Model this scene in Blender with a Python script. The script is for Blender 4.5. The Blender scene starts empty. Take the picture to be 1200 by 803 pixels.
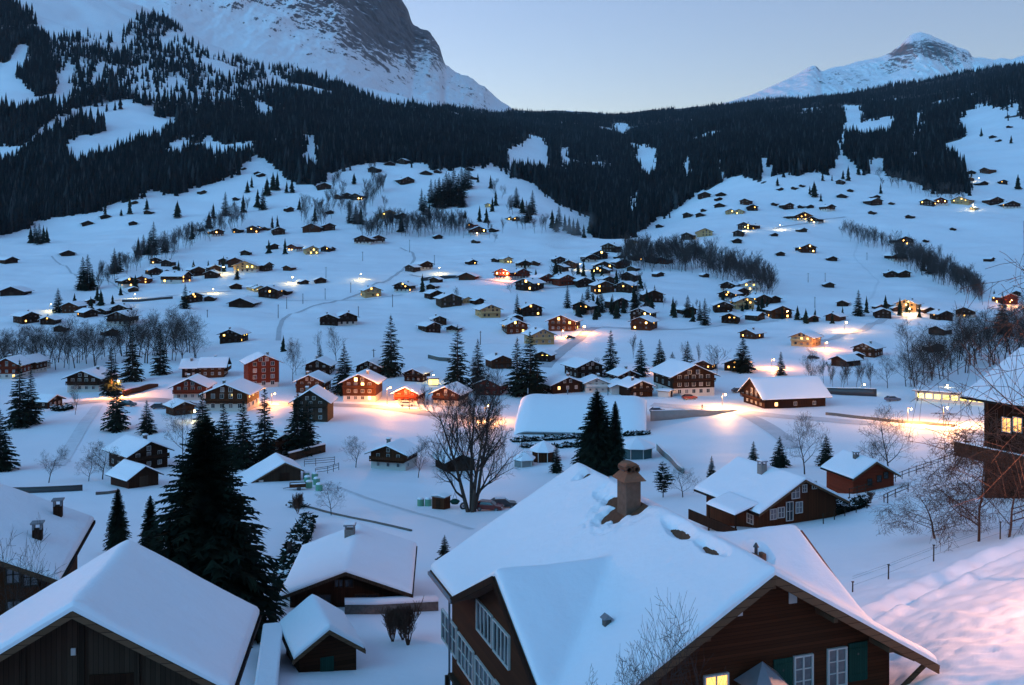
import bpy, bmesh, math, random
import numpy as np
from mathutils import Vector, Matrix

random.seed(7)
RNG = np.random.default_rng(11)
SC = bpy.context.scene
COL = SC.collection
F, HX, HY = 1150.0, 600.0, 290.0        # focal length, principal column and horizon row of the 1200 px wide photograph
R = math.radians

# ------------------------------------------------------------------ object helpers
def tag(o, label=None, cat=None, group=None, kind=None):
    if label: o['label'] = label
    if cat: o['category'] = cat
    if group: o['group'] = group
    if kind: o['kind'] = kind
    return o

def empty(name, loc, rz=0.0):
    o = bpy.data.objects.new(name, None)
    o.empty_display_size = 0.3
    o.location = loc
    o.rotation_euler = (0, 0, rz)
    COL.objects.link(o)
    return o

def thing(name, label, cat, loc=(0, 0, 0), rz=0.0, group=None):
    return tag(empty(name, loc, rz), label, cat, group)

def link(name, me, parent=None, loc=None):
    o = bpy.data.objects.new(name, me)
    COL.objects.link(o)
    if parent is not None: o.parent = parent
    if loc is not None: o.location = loc
    return o

def np_mesh(name, verts, faces, mats, mat_idx=None, smooth=False):
    """verts (n,3) array, faces (m,k) array with one k"""
    me = bpy.data.meshes.new(name)
    verts = np.asarray(verts, np.float32); faces = np.asarray(faces, np.int32)
    k = faces.shape[1]
    me.vertices.add(len(verts)); me.vertices.foreach_set('co', verts.ravel())
    me.loops.add(faces.size); me.loops.foreach_set('vertex_index', faces.ravel())
    me.polygons.add(len(faces))
    me.polygons.foreach_set('loop_start', np.arange(0, faces.size, k, dtype=np.int32))
    if smooth: me.polygons.foreach_set('use_smooth', np.ones(len(faces), bool))
    for m in mats: me.materials.append(m)
    if mat_idx is not None: me.polygons.foreach_set('material_index', np.asarray(mat_idx, np.int32))
    me.update(calc_edges=True); me.validate()
    return me

class MB:
    """collects simple shapes; build() links them as one mesh object"""
    def __init__(s): s.v = []; s.f = []; s.m = []
    def poly(s, pts, m=0):
        b = len(s.v); s.v += [tuple(p) for p in pts]; s.f.append(tuple(range(b, b + len(pts)))); s.m.append(m); return s
    def box(s, x0, x1, y0, y1, z0, z1, m=0):
        b = len(s.v)
        s.v += [(x0,y0,z0),(x1,y0,z0),(x1,y1,z0),(x0,y1,z0),(x0,y0,z1),(x1,y0,z1),(x1,y1,z1),(x0,y1,z1)]
        for q in ((0,3,2,1),(4,5,6,7),(0,1,5,4),(1,2,6,5),(2,3,7,6),(3,0,4,7)):
            s.f.append(tuple(b + i for i in q)); s.m.append(m)
        return s
    def bar(s, p, q, w, h=None, m=0, up=(0, 0, 1)):
        """square bar from p to q"""
        h = h or w
        p, q = Vector(p), Vector(q); d = (q - p)
        if d.length < 1e-6: return s
        d.normalize(); u = Vector(up)
        if abs(d.dot(u)) > .98: u = Vector((0, 1, 0))
        a = d.cross(u).normalized() * (w / 2); c = a.cross(d).normalized() * (h / 2)
        b = len(s.v)
        s.v += [tuple(e + i * a + j * c) for e in (p, q) for i, j in ((-1,-1),(1,-1),(1,1),(-1,1))]
        for f in ((3,2,1,0),(4,5,6,7),(0,1,5,4),(1,2,6,5),(2,3,7,6),(3,0,4,7)):
            s.f.append(tuple(b + i for i in f)); s.m.append(m)
        return s
    def tube(s, p, q, r0, r1, n=6, m=0):
        p, q = Vector(p), Vector(q); d = (q - p).normalized()
        u = Vector((0, 0, 1)) if abs(d.z) < .95 else Vector((1, 0, 0))
        a = d.cross(u).normalized(); c = a.cross(d)
        b = len(s.v)
        for e, r in ((p, r0), (q, r1)):
            for i in range(n):
                t = 2 * math.pi * i / n
                s.v.append(tuple(e + a * (r * math.cos(t)) + c * (r * math.sin(t))))
        for i in range(n):
            j = (i + 1) % n
            s.f.append((b + i, b + j, b + n + j, b + n + i)); s.m.append(m)
        s.f.append(tuple(b + n + i for i in range(n))); s.m.append(m)
        s.f.append(tuple(b + n - 1 - i for i in range(n))); s.m.append(m)
        return s
    def prism(s, prof, y0, y1, m=0):
        """closed (x,z) profile, counter-clockwise seen from -y, extruded along y"""
        n = len(prof); b = len(s.v)
        s.v += [(x, y0, z) for x, z in prof] + [(x, y1, z) for x, z in prof]
        s.f.append(tuple(b + i for i in range(n))); s.m.append(m)
        s.f.append(tuple(b + n + n - 1 - i for i in range(n))); s.m.append(m)
        for i in range(n):
            j = (i + 1) % n
            s.f.append((b + j, b + i, b + n + i, b + n + j)); s.m.append(m)
        return s
    def mesh(s, name, mats):
        me = bpy.data.meshes.new(name)
        me.from_pydata(s.v, [], s.f)
        for m in (mats if isinstance(mats, (list, tuple)) else [mats]): me.materials.append(m)
        me.polygons.foreach_set('material_index', s.m)
        me.update()
        return me
    def build(s, name, mats, parent=None, loc=None, bevel=0, smooth=False):
        me = s.mesh(name, mats)
        bm = bmesh.new(); bm.from_mesh(me)
        bmesh.ops.recalc_face_normals(bm, faces=bm.faces)
        bm.to_mesh(me); bm.free()
        if smooth: me.polygons.foreach_set('use_smooth', [True] * len(me.polygons))
        o = link(name, me, parent, loc)
        if bevel:
            mod = o.modifiers.new('Bevel', 'BEVEL'); mod.width = bevel; mod.segments = 2; mod.limit_method = 'ANGLE'
        return o

# ------------------------------------------------------------------ materials
def nodes(name):
    m = bpy.data.materials.new(name); m.use_nodes = True
    nt = m.node_tree
    return m, nt, nt.nodes['Principled BSDF']
def N(nt, t, **kw):
    n = nt.nodes.new(t)
    for k, v in kw.items():
        if k in n.inputs: n.inputs[k].default_value = v
        else: setattr(n, k, v)
    return n
def L(nt, a, b): nt.links.new(a, b)

def plain(name, col, rough=.7, metal=0.0, var=.25, scale=3.0, bump=0.0):
    """base colour broken up by noise in object space and by object"""
    m, nt, p = nodes(name)
    tc = N(nt, 'ShaderNodeTexCoord'); no = N(nt, 'ShaderNodeTexNoise', Scale=scale, Detail=5.0)
    L(nt, tc.outputs['Object'], no.inputs['Vector'])
    oi = N(nt, 'ShaderNodeObjectInfo')
    ad = N(nt, 'ShaderNodeMath', operation='ADD'); L(nt, no.outputs['Fac'], ad.inputs[0]); L(nt, oi.outputs['Random'], ad.inputs[1])
    mr = N(nt, 'ShaderNodeMapRange'); mr.inputs['From Min'].default_value = .3; mr.inputs['From Max'].default_value = 1.7
    mr.inputs['To Min'].default_value = 1 - var; mr.inputs['To Max'].default_value = 1 + var
    L(nt, ad.outputs[0], mr.inputs['Value'])
    mx = N(nt, 'ShaderNodeVectorMath', operation='SCALE'); mx.inputs[0].default_value = col
    L(nt, mr.outputs[0], mx.inputs['Scale']); L(nt, mx.outputs[0], p.inputs['Base Color'])
    p.inputs['Roughness'].default_value = rough; p.inputs['Metallic'].default_value = metal
    if rough > .6: p.inputs['Specular IOR Level'].default_value = .12
    if bump:
        bp = N(nt, 'ShaderNodeBump', Strength=bump, Distance=.05); L(nt, no.outputs['Fac'], bp.inputs['Height']); L(nt, bp.outputs[0], p.inputs['Normal'])
    return m

def wood(name, col, board=.18, axis='X', var=.45):
    """weathered boards: one tint per board, long grain, dark joints"""
    m, nt, p = nodes(name)
    tc = N(nt, 'ShaderNodeTexCoord'); sp = N(nt, 'ShaderNodeSeparateXYZ'); L(nt, tc.outputs['Object'], sp.inputs[0])
    if axis == 'X':      # vertical boards: x + y picks the board
        co = N(nt, 'ShaderNodeMath', operation='ADD'); L(nt, sp.outputs['X'], co.inputs[0]); L(nt, sp.outputs['Y'], co.inputs[1]); src = co.outputs[0]
    else: src = sp.outputs['Z']
    dv = N(nt, 'ShaderNodeMath', operation='DIVIDE'); L(nt, src, dv.inputs[0]); dv.inputs[1].default_value = board
    fl = N(nt, 'ShaderNodeMath', operation='FLOOR'); L(nt, dv.outputs[0], fl.inputs[0])
    fr = N(nt, 'ShaderNodeMath', operation='FRACT'); L(nt, dv.outputs[0], fr.inputs[0])
    wn = N(nt, 'ShaderNodeTexWhiteNoise', noise_dimensions='1D'); L(nt, fl.outputs[0], wn.inputs['W'])
    mp = N(nt, 'ShaderNodeMapping'); L(nt, tc.outputs['Object'], mp.inputs['Vector'])
    mp.inputs['Scale'].default_value = (9, 9, .7) if axis == 'X' else (.7, .7, 9)
    no = N(nt, 'ShaderNodeTexNoise', Scale=1.6, Detail=7.0, Roughness=.65); L(nt, mp.outputs[0], no.inputs['Vector'])
    oi = N(nt, 'ShaderNodeObjectInfo')
    a = N(nt, 'ShaderNodeMath', operation='ADD'); L(nt, wn.outputs['Value'], a.inputs[0]); L(nt, no.outputs['Fac'], a.inputs[1])
    b = N(nt, 'ShaderNodeMath', operation='ADD'); L(nt, a.outputs[0], b.inputs[0]); L(nt, oi.outputs['Random'], b.inputs[1])
    mr = N(nt, 'ShaderNodeMapRange'); mr.inputs['From Min'].default_value = .4; mr.inputs['From Max'].default_value = 2.4
    mr.inputs['To Min'].default_value = 1 - var; mr.inputs['To Max'].default_value = 1 + var; L(nt, b.outputs[0], mr.inputs['Value'])
    jt = N(nt, 'ShaderNodeMath', operation='GREATER_THAN'); L(nt, fr.outputs[0], jt.inputs[0]); jt.inputs[1].default_value = .1
    jm = N(nt, 'ShaderNodeMapRange'); jm.inputs['To Min'].default_value = .45; L(nt, jt.outputs[0], jm.inputs['Value'])
    mm = N(nt, 'ShaderNodeMath', operation='MULTIPLY'); L(nt, mr.outputs[0], mm.inputs[0]); L(nt, jm.outputs[0], mm.inputs[1])
    mx = N(nt, 'ShaderNodeVectorMath', operation='SCALE'); mx.inputs[0].default_value = col
    L(nt, mm.outputs[0], mx.inputs['Scale']); L(nt, mx.outputs[0], p.inputs['Base Color'])
    p.inputs['Roughness'].default_value = .8; p.inputs['Specular IOR Level'].default_value = .1
    bp = N(nt, 'ShaderNodeBump', Strength=.5, Distance=.02); L(nt, mm.outputs[0], bp.inputs['Height']); L(nt, bp.outputs[0], p.inputs['Normal'])
    return m

def glow(name, col, strength, spot=.6):
    """lit window: lamp-warm curtain glow, uneven over the pane"""
    m, nt, p = nodes(name)
    tc = N(nt, 'ShaderNodeTexCoord'); no = N(nt, 'ShaderNodeTexNoise', Scale=2.2, Detail=3.0); L(nt, tc.outputs['Object'], no.inputs['Vector'])
    oi = N(nt, 'ShaderNodeObjectInfo')
    ad = N(nt, 'ShaderNodeMath', operation='ADD'); L(nt, no.outputs['Fac'], ad.inputs[0]); L(nt, oi.outputs['Random'], ad.inputs[1])
    mr = N(nt, 'ShaderNodeMapRange'); mr.inputs['From Min'].default_value = .3; mr.inputs['From Max'].default_value = 1.6
    mr.inputs['To Min'].default_value = strength * (1 - spot); mr.inputs['To Max'].default_value = strength * (1 + spot); L(nt, ad.outputs[0], mr.inputs['Value'])
    p.inputs['Base Color'].default_value = (.3, .2, .1, 1)
    p.inputs['Emission Color'].default_value = (*col, 1); L(nt, mr.outputs[0], p.inputs['Emission Strength'])
    return m

def snow_mat(name, bump_scale=2.0, bump=.25, dist=.06):
    m, nt, p = nodes(name)
    geo = N(nt, 'ShaderNodeNewGeometry')
    n1 = N(nt, 'ShaderNodeTexNoise', Scale=bump_scale, Detail=6.0, Roughness=.55); L(nt, geo.outputs['Position'], n1.inputs['Vector'])
    n2 = N(nt, 'ShaderNodeTexNoise', Scale=.09, Detail=4.0); L(nt, geo.outputs['Position'], n2.inputs['Vector'])
    cr = N(nt, 'ShaderNodeMix', data_type='RGBA'); L(nt, n2.outputs['Fac'], cr.inputs['Factor'])
    cr.inputs['A'].default_value = (.74, .77, .81, 1); cr.inputs['B'].default_value = (.83, .85, .88, 1)
    L(nt, cr.outputs['Result'], p.inputs['Base Color'])
    p.inputs['Roughness'].default_value = .65; p.inputs['Specular IOR Level'].default_value = .25
    bp = N(nt, 'ShaderNodeBump', Strength=bump, Distance=dist); L(nt, n1.outputs['Fac'], bp.inputs['Height']); L(nt, bp.outputs[0], p.inputs['Normal'])
    return m

M = {}
M['snow'] = snow_mat('snow')
M['roof_snow'] = snow_mat('roof_snow', 2.6, .4, .09)
M['dark'] = wood('dark_timber', (.024, .010, .005))
M['brown'] = wood('brown_timber', (.06, .02, .008))
M['red'] = wood('red_timber', (.13, .022, .009), .2, 'Z', .25)
M['grey'] = wood('grey_timber', (.04, .025, .016))
M['log'] = wood('log_timber', (.038, .015, .007), .22, 'Z')
M['shingle'] = wood('shingle_wall', (.055, .019, .008), .14, 'Z', .4)
M['plaster'] = plain('plaster', (.5, .46, .42), .85, var=.12)
M['tan'] = plain('tan_lamplit_plaster', (.42, .27, .13), .85, var=.15)  # yellow of the lamplight put into the wall colour; plain tan houses share it
M['roof'] = plain('roof_boards', (.014, .009, .007), .85)
M['fascia'] = wood('fascia_board', (.11, .062, .036), .3, 'Z', .3)
M['tile'] = plain('clay_tile', (.16, .075, .045), .85, var=.5, scale=9, bump=.5)
M['white'] = plain('white_paint', (.5, .48, .45), .5, var=.06)
M['green'] = wood('green_shutter', (.012, .05, .038), .12, 'X', .2)
M['glass'] = plain('window_glass', (.02, .024, .03), .08, var=.2)
M['curtain'] = plain('curtained_glass', (.16, .15, .16), .25, var=.5, scale=4)
M['concrete'] = plain('concrete', (.22, .22, .215), .9, var=.25, scale=.8)
M['stone'] = plain('rubble_stone', (.15, .14, .13), .95, var=.6, scale=5, bump=.8)
M['metal'] = plain('dark_metal', (.06, .06, .062), .5, .6)
M['zinc'] = plain('zinc_sheet', (.2, .21, .23), .45, .5)
M['bark'] = plain('bark', (.045, .036, .03), .95, var=.35, scale=6, bump=.6)
M['twig'] = plain('twigs', (.04, .031, .027), .95, var=.3)
M['redlit_twig'] = plain('redlit_twigs', (.085, .045, .032), .95, var=.3)  # reddish lamp light put into the twig colour; garden shrubs share it
M['greytwig'] = plain('grey_twigs', (.055, .05, .05), .95, var=.3)
M['asphalt'] = plain('packed_snow_road', (.5, .51, .54), .8, var=.3, scale=.5)
M['track'] = plain('worn_track', (.62, .64, .67), .85, var=.25, scale=.6)
M['litwin'] = glow('lit_window', (1, .46, .10), .8)
M['litbright'] = glow('bright_window', (1, .52, .14), 1.5)
M['lityellow'] = glow('yellow_window', (1, .62, .12), .85)
M['dimyellow'] = glow('hall_light', (.9, .72, .18), .4)
M['dimwin'] = glow('curtained_lamp_light', (1, .42, .10), .3)
M['orange_bulb'] = glow('sodium_lamp', (1, .5, .16), 18, .05)
M['white_bulb'] = glow('mercury_lamp', (1, .8, .32), 9, .05)

def needle_mat(name, a, b, sc=.5):
    m, nt, p = nodes(name)
    geo = N(nt, 'ShaderNodeNewGeometry')
    n1 = N(nt, 'ShaderNodeTexNoise', Scale=sc, Detail=6.0, Roughness=.7); L(nt, geo.outputs['Position'], n1.inputs['Vector'])
    at = N(nt, 'ShaderNodeAttribute', attribute_name='tint')
    ad = N(nt, 'ShaderNodeMath', operation='ADD'); L(nt, n1.outputs['Fac'], ad.inputs[0]); L(nt, at.outputs['Fac'], ad.inputs[1])
    mr = N(nt, 'ShaderNodeMapRange'); mr.inputs['From Min'].default_value = .3; mr.inputs['From Max'].default_value = 1.5; L(nt, ad.outputs[0], mr.inputs['Value'])
    mx = N(nt, 'ShaderNodeMix', data_type='RGBA'); L(nt, mr.outputs[0], mx.inputs['Factor'])
    mx.inputs['A'].default_value = (*a, 1); mx.inputs['B'].default_value = (*b, 1)
    L(nt, mx.outputs['Result'], p.inputs['Base Color']); p.inputs['Roughness'].default_value = .8
    p.inputs['Specular IOR Level'].default_value = .04
    return m
M['needle'] = needle_mat('spruce_needles', (.006, .012, .009), (.02, .03, .018))
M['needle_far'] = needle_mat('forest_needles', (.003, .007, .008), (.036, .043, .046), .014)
# ------------------------------------------------------------------ noise
def vnoise(x, y, seed=0):
    xi = np.floor(x).astype(np.int64); yi = np.floor(y).astype(np.int64)
    fx = x - xi; fy = y - yi
    fx = fx * fx * (3 - 2 * fx); fy = fy * fy * (3 - 2 * fy)
    def h(a, b):
        n = (a * 374761393 + b * 668265263 + seed * 974634541) & 0x7fffffff
        n = ((n ^ (n >> 13)) * 1274126177) & 0x7fffffff
        n = (n ^ (n >> 16)) & 0xffff
        return n / 32767.5 - 1
    return (h(xi, yi) * (1 - fx) + h(xi + 1, yi) * fx) * (1 - fy) + (h(xi, yi + 1) * (1 - fx) + h(xi + 1, yi + 1) * fx) * fy
def fbm(x, y, o=5, seed=0, ridged=False, gain=.5):
    s = 0; a = 1; n = 0
    for k in range(o):
        v = vnoise(x * 2 ** k + 17.3 * k, y * 2 ** k - 9.1 * k, seed + k)
        if ridged: v = 1 - 2 * np.abs(v)
        s = s + a * v; n += a; a *= gain
    return s / n
def smooth1(A, sig, axis):
    r = int(3 * sig) + 1
    k = np.exp(-.5 * (np.arange(-r, r + 1) / sig) ** 2); k /= k.sum()
    pad = [(0, 0), (0, 0)]; pad[axis] = (r, r)
    P = np.pad(A, pad, mode='edge')
    return np.apply_along_axis(lambda v: np.convolve(v, k, 'valid'), axis, P)

# ------------------------------------------------------------------ valley: for a few bearings, the ground's height (near) and rise angle (far) with distance
def zs(*p): return [(d, HY - z / d * F) for d, z in p]
MIDL = [(278, 470), (310, 450), (350, 430), (398, 410), (450, 390), (510, 370), (580, 350), (660, 330), (750, 310), (850, 290), (950, 270), (1050, 250)]
COLS = {
 -900: zs((12,-6.4),(25,-11),(35,-17),(50,-21.5),(70,-26),(100,-32),(150,-40),(200,-44)) + [(240,497)] + MIDL[:9] + [(850,292),(1000,270),(1150,225),(1400,130),(1700,40),(2000,-40),(2300,-90),(7500,-150)],
 0:    zs((12,-6.4),(25,-12),(35,-18),(50,-22),(70,-26.5),(100,-32),(150,-40),(200,-44)) + [(240,497)] + MIDL[:9] + [(850,292),(1000,273),(1150,235),(1400,150),(1700,70),(2000,2),(2300,-45),(7500,-120)],
 150:  zs((12,-6.4),(25,-12.5),(35,-18.5),(50,-22.5),(70,-26.5),(100,-32),(150,-40),(200,-44.2)) + [(240,497)] + MIDL + [(1200,215),(1500,150),(1800,92),(2100,45),(2400,10),(7500,-60)],
 300:  zs((12,-7),(25,-14),(35,-20),(57,-24.6),(73,-27),(100,-32),(150,-40),(200,-44.6)) + [(240,497)] + MIDL + [(1150,228),(1250,207),(1350,188),(1500,162),(1800,128),(2200,95),(2600,72),(7500,40)],
 450:  zs((12,-7),(25,-15),(37,-21),(57,-25),(73,-27.2),(100,-32),(150,-40),(200,-44.6)) + [(240,497)] + MIDL + [(1150,228),(1250,208),(1350,190),(1600,168),(2000,145),(2600,122),(3200,112),(7500,100)],
 565:  zs((12,-7),(25,-15),(37,-21.5),(57,-25),(73,-27.5),(100,-32),(150,-40),(200,-44.6)) + [(240,497)] + MIDL + [(1150,230),(1250,210),(1350,193),(1600,177),(2200,155),(3000,141),(4000,136),(7500,134)],
 640:  zs((12,-7),(25,-15.5),(37,-22),(57,-25.5),(73,-27.8),(100,-32),(150,-39.5),(200,-44.6)) + [(240,497)] + MIDL[:11] + [(1050,252),(1150,236),(1250,222),(1330,217),(1500,216),(1700,208),(2200,178),(3000,152),(4500,137),(7500,133)],
 700:  zs((12,-7),(25,-16),(37,-22),(57,-25.5),(73,-27.8),(100,-31.5),(150,-38.5),(200,-43.6)) + [(240,497)] + MIDL[:9] + [(850,294),(950,286),(1100,281),(1400,262),(1800,230),(2500,182),(3500,151),(5000,135),(7500,132)],
 760:  zs((12,-7),(25,-16),(37,-22),(57,-25),(73,-27.2),(100,-30.8),(150,-37.5),(200,-43)) + [(240,497)] + MIDL[:9] + [(850,291),(950,279),(1100,267),(1400,245),(1800,215),(2500,176),(3500,151),(5000,134),(7500,150)],
 850:  zs((12,-7),(25,-16),(37,-21.5),(57,-24.3),(73,-26.2),(100,-29.3),(133,-34),(200,-42.6)) + [(240,497)] + MIDL + [(1150,228),(1230,208),(1400,192),(1800,170),(2500,146),(3500,129),(4500,123),(7500,170)],
 1000: zs((12,-6.4),(25,-13),(35,-17.5),(50,-21),(65,-23),(85,-26.2),(104,-28.8),(133,-33.2),(200,-41.3)) + [(240,495)] + MIDL + [(1150,228),(1250,206),(1500,180),(2000,156),(3000,128),(4000,113),(7500,190)],
 1100: zs((12,-6.4),(25,-12.2),(35,-15.9),(50,-19.2),(68,-22),(85,-24.2),(100,-25.6),(133,-30.5),(200,-40)) + [(240,495)] + MIDL + [(1120,238),(1250,215),(1500,184),(2000,150),(3000,113),(4000,98),(7500,190)],
 1200: zs((12,-6.6),(25,-11.8),(35,-15.3),(50,-18),(66,-19.6),(78,-22),(90,-23.3),(105,-24),(150,-31),(200,-38.5)) + [(240,487)] + MIDL + [(1130,237),(1250,208),(1350,186),(1500,162),(1750,132),(2200,106),(3000,86),(4000,75),(7500,190)],
 1800: zs((12,-6.6),(25,-9.5),(35,-10),(50,-12),(66,-13),(78,-15),(90,-16),(105,-17),(150,-24),(200,-34)) + [(240,480)] + MIDL + [(1250,208),(1350,186),(1500,162),(1750,132),(2200,100),(3000,80),(4000,72),(7500,190)],
}
U = np.arange(-1000, 2301, 5.0); LD = np.linspace(math.log(12), math.log(7500), 1250)
_k = sorted(COLS)
_rows = np.array([np.interp(LD, [math.log(d) for d, _ in COLS[k]], [p for _, p in COLS[k]]) for k in _k])
PY = np.empty((len(U), len(LD)))
for j in range(len(LD)): PY[:, j] = np.interp(U, _k, _rows[:, j])
PY = smooth1(PY, 4.2, 1)
PY = smooth1(PY, 7, 0)
D = np.exp(LD)[None, :] * np.ones((len(U), 1))
GX = (U[:, None] - HX) / F * D; GY = D
GZ = (HY - PY) / F * D
# rolling relief: bigger swells far off, drifts and trodden lumps close by
amp = np.clip((D - 60) / 500, 0, 1)
GZ += amp * (4.6 * fbm(GX / 90, GY / 90, 4, 3) + 1.1 * fbm(GX / 38 + .3 * GY / 38, GY / 24, 3, 13, True)) + np.clip((D - 500) / 800, 0, 1) * 13 * fbm(GX / 260, GY / 260, 4, 9)
GZ += np.clip((D - 1000) / 900, 0, 1) * 22 * fbm(GX / 420, GY / 420, 5, 21, True)
GZ += .22 * fbm(GX / 14, GY / 14, 4, 5) * np.clip((400 - D) / 300, 0, 1)
_near = np.clip((85 - D) / 30, 0, 1) * np.clip((U[:, None] - 880) / 120, 0, 1)
GZ += _near * (.13 * fbm(GX / 3.0, GY / 6, 2, 31) + .17 * fbm(GX / .8, GY / 1.7, 3, 47) - .34 * np.clip(fbm(GX / 1.1, GY / 1.1, 2, 41) - .15, 0, 1))
# trodden path that follows the crest of the near right slope
_pp = [(1000, 703), (1040, 694), (1085, 676), (1130, 657), (1200, 640), (1290, 625)]
def _seg(x, y):
    best = np.full(np.shape(x), 1e9)
    P = [((px - HX) / F * d, d) for (px, py), d in zip(_pp, (57, 59, 61, 63, 65, 68))]
    for (x0, y0), (x1, y1) in zip(P[:-1], P[1:]):
        t = np.clip(((x - x0) * (x1 - x0) + (y - y0) * (y1 - y0)) / ((x1 - x0) ** 2 + (y1 - y0) ** 2), 0, 1)
        best = np.minimum(best, np.hypot(x - x0 - t * (x1 - x0), y - y0 - t * (y1 - y0)))
    return best
_pd = _seg(GX, GY)
GZ += (-.5 * np.exp(-(_pd / .75) ** 2) + .28 * np.exp(-((_pd - 1.7) / .7) ** 2)) * (1 + .8 * fbm(GX / .9, GY / .9, 2, 61))
PYT = HY - GZ / D * F

def gz(x, y):
    """terrain height under world x, y (arrays or scalars)"""
    x = np.asarray(x, float); y = np.maximum(np.asarray(y, float), 12.01)
    u = (HX + F * x / y - U[0]) / (U[1] - U[0]); v = (np.log(y) - LD[0]) / (LD[1] - LD[0])
    u = np.clip(u, 0, len(U) - 1.001); v = np.clip(v, 0, len(LD) - 1.001)
    i = u.astype(int); j = v.astype(int); a = u - i; b = v - j
    return (GZ[i, j] * (1 - a) * (1 - b) + GZ[i + 1, j] * a * (1 - b) + GZ[i, j + 1] * (1 - a) * b + GZ[i + 1, j + 1] * a * b)

def ground(px, py, dmin=30):
    """first point of the terrain seen at a photograph pixel"""
    u = min(max((px - U[0]) / 5.0, 0), len(U) - 1.001); i = int(u); a = u - i
    col = PYT[i] * (1 - a) + PYT[i + 1] * a
    ok = np.where((col <= py) & (D[0] >= dmin))[0]
    j = int(ok[0]) if len(ok) else len(LD) - 1
    if j > 0 and col[j - 1] > py:
        t = (col[j - 1] - py) / (col[j - 1] - col[j]); d = math.exp(LD[j - 1] + t * (LD[j] - LD[j - 1]))
    else: d = math.exp(LD[j])
    x = (px - HX) / F * d
    return Vector((x, d, float(gz(x, d))))
def at(px, py, d): return Vector(((px - HX) / F * d, d, (HY - py) / F * d))

# ------------------------------------------------------------------ forest cover (photograph outline -> land cover map)
def inpoly(px, py, poly):
    r = np.zeros(np.shape(px), bool); n = len(poly)
    for i in range(n):
        x0, y0 = poly[i]; x1, y1 = poly[(i + 1) % n]
        if y0 == y1: continue
        c = ((y0 > py) != (y1 > py)) & (px < (x1 - x0) * (py - y0) / (y1 - y0) + x0)
        r ^= c
    return r
LOW = [(-1000,300),(-100,292),(0,276),(30,270),(38,259),(80,255),(110,248),(130,233),(165,229),(175,222),(205,226),(218,220),(240,215),(262,205),(282,199),(296,180),(312,186),(332,200),(348,216),(375,216),(384,206),(412,195),(440,190),(500,192),(508,200),(537,195),(575,190),(600,206),(625,214),(650,235),(680,250),(696,256),(698,280),(725,282),(742,275),(762,262),(780,250),(800,237),(812,226),(832,222),(850,208),(872,206),(898,216),(910,206),(925,201),(938,208),(952,196),(966,204),(975,186),(986,178),(1004,192),(1020,210),(1040,204),(1070,212),(1100,226),(1138,224),(1122,192),(1098,172),(1112,166),(1145,151),(1172,141),(1200,138),(2300,110)]
TOP = [(2300,-300),(640,-300),(640,120),(560,126),(500,130),(450,124),(402,102),(370,94),(345,80),(320,82),(280,74),(245,66),(220,46),(195,20),(160,22),(140,50),(90,42),(60,46),(35,18),(12,2),(-100,-40),(-1000,-100)]
FOREST = LOW + TOP
SPARSE = [(35,18),(90,42),(140,50),(160,22),(195,20),(245,66),(345,80),(345,95),(300,118),(200,125),(120,100),(66,110),(60,60)]
CLEAR = [[(0,72),(18,78),(28,95),(52,120),(30,128),(-40,130)],[(74,76),(82,80),(76,98),(68,116),(64,108)],[(78,168),(120,152),(156,135),(196,144),(190,157),(160,160),(130,176),(95,190),(80,184)],
 [(190,172),(215,160),(226,168),(240,156),(262,168),(300,162),(298,172),(255,184),(235,172),(200,182)],[(-60,160),(22,172),(20,184),(-40,200)],
 [(596,177),(612,170),(620,162),(636,166),(640,186),(625,181),(602,181)],[(744,171),(770,175),(764,192),(752,188)],[(652,176),(668,172),(664,184)],[(736,234),(748,221),(745,240),(738,240)],[(720,144),(738,147),(728,153)],
 [(990,124),(1010,126),(1004,146),(992,140)],[(1005,147),(1026,138),(1045,136),(1040,142),(1008,149)],[(1071,135),(1085,133),(1077,141)],[(1071,154),(1080,147),(1076,161)],[(1130,131),(1148,124),(1160,125),(1176,131),(1164,140),(1135,143)],[(1178,120),(1195,118),(1190,125)],
 [(978,169),(989,155),(990,166),(982,171)],[(798,184),(812,185),(804,195)],[(839,182),(850,182),(846,191)],[(1018,188),(1036,186),(1034,204),(1022,204)],[(1055,168),(1061,170),(1056,175)],[(888,184),(908,186),(900,196)],[(562,152),(566,150),(566,157)],[(600,152),(607,153),(604,158)],
 [(355,158),(368,160),(374,178),(356,176)],[(300,118),(312,120),(306,128)]]
MIXED = [(60,112),(90,96),(130,100),(165,84),(200,92),(250,108),(330,98),(372,104),(340,128),(280,150),(235,142),(200,134),(160,128),(120,148),(84,168),(62,150)]
def forest_density(px, py):
    f = inpoly(px, py, FOREST).astype(float)
    f[inpoly(px, py, SPARSE)] *= .34
    f[inpoly(px, py, MIXED)] *= .5
    for c in CLEAR: f[inpoly(px, py, c)] = 0
    return f
def forest_clear(px, py, small=False):
    f = np.ones(np.shape(px))
    for c in CLEAR:
        if small and max(a for a, _ in c) - min(a for a, _ in c) > 60: continue
        f[inpoly(px, py, c)] = 0
    return f
CLEAR = [[(sum(a for a, _ in c) / len(c) + (x - sum(a for a, _ in c) / len(c)) * k, sum(b for _, b in c) / len(c) + (y - sum(b for _, b in c) / len(c)) * k) for x, y in c] for c in CLEAR for k in [1.0 if max(a for a, _ in c) - min(a for a, _ in c) > 60 else 1.3]]
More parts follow.
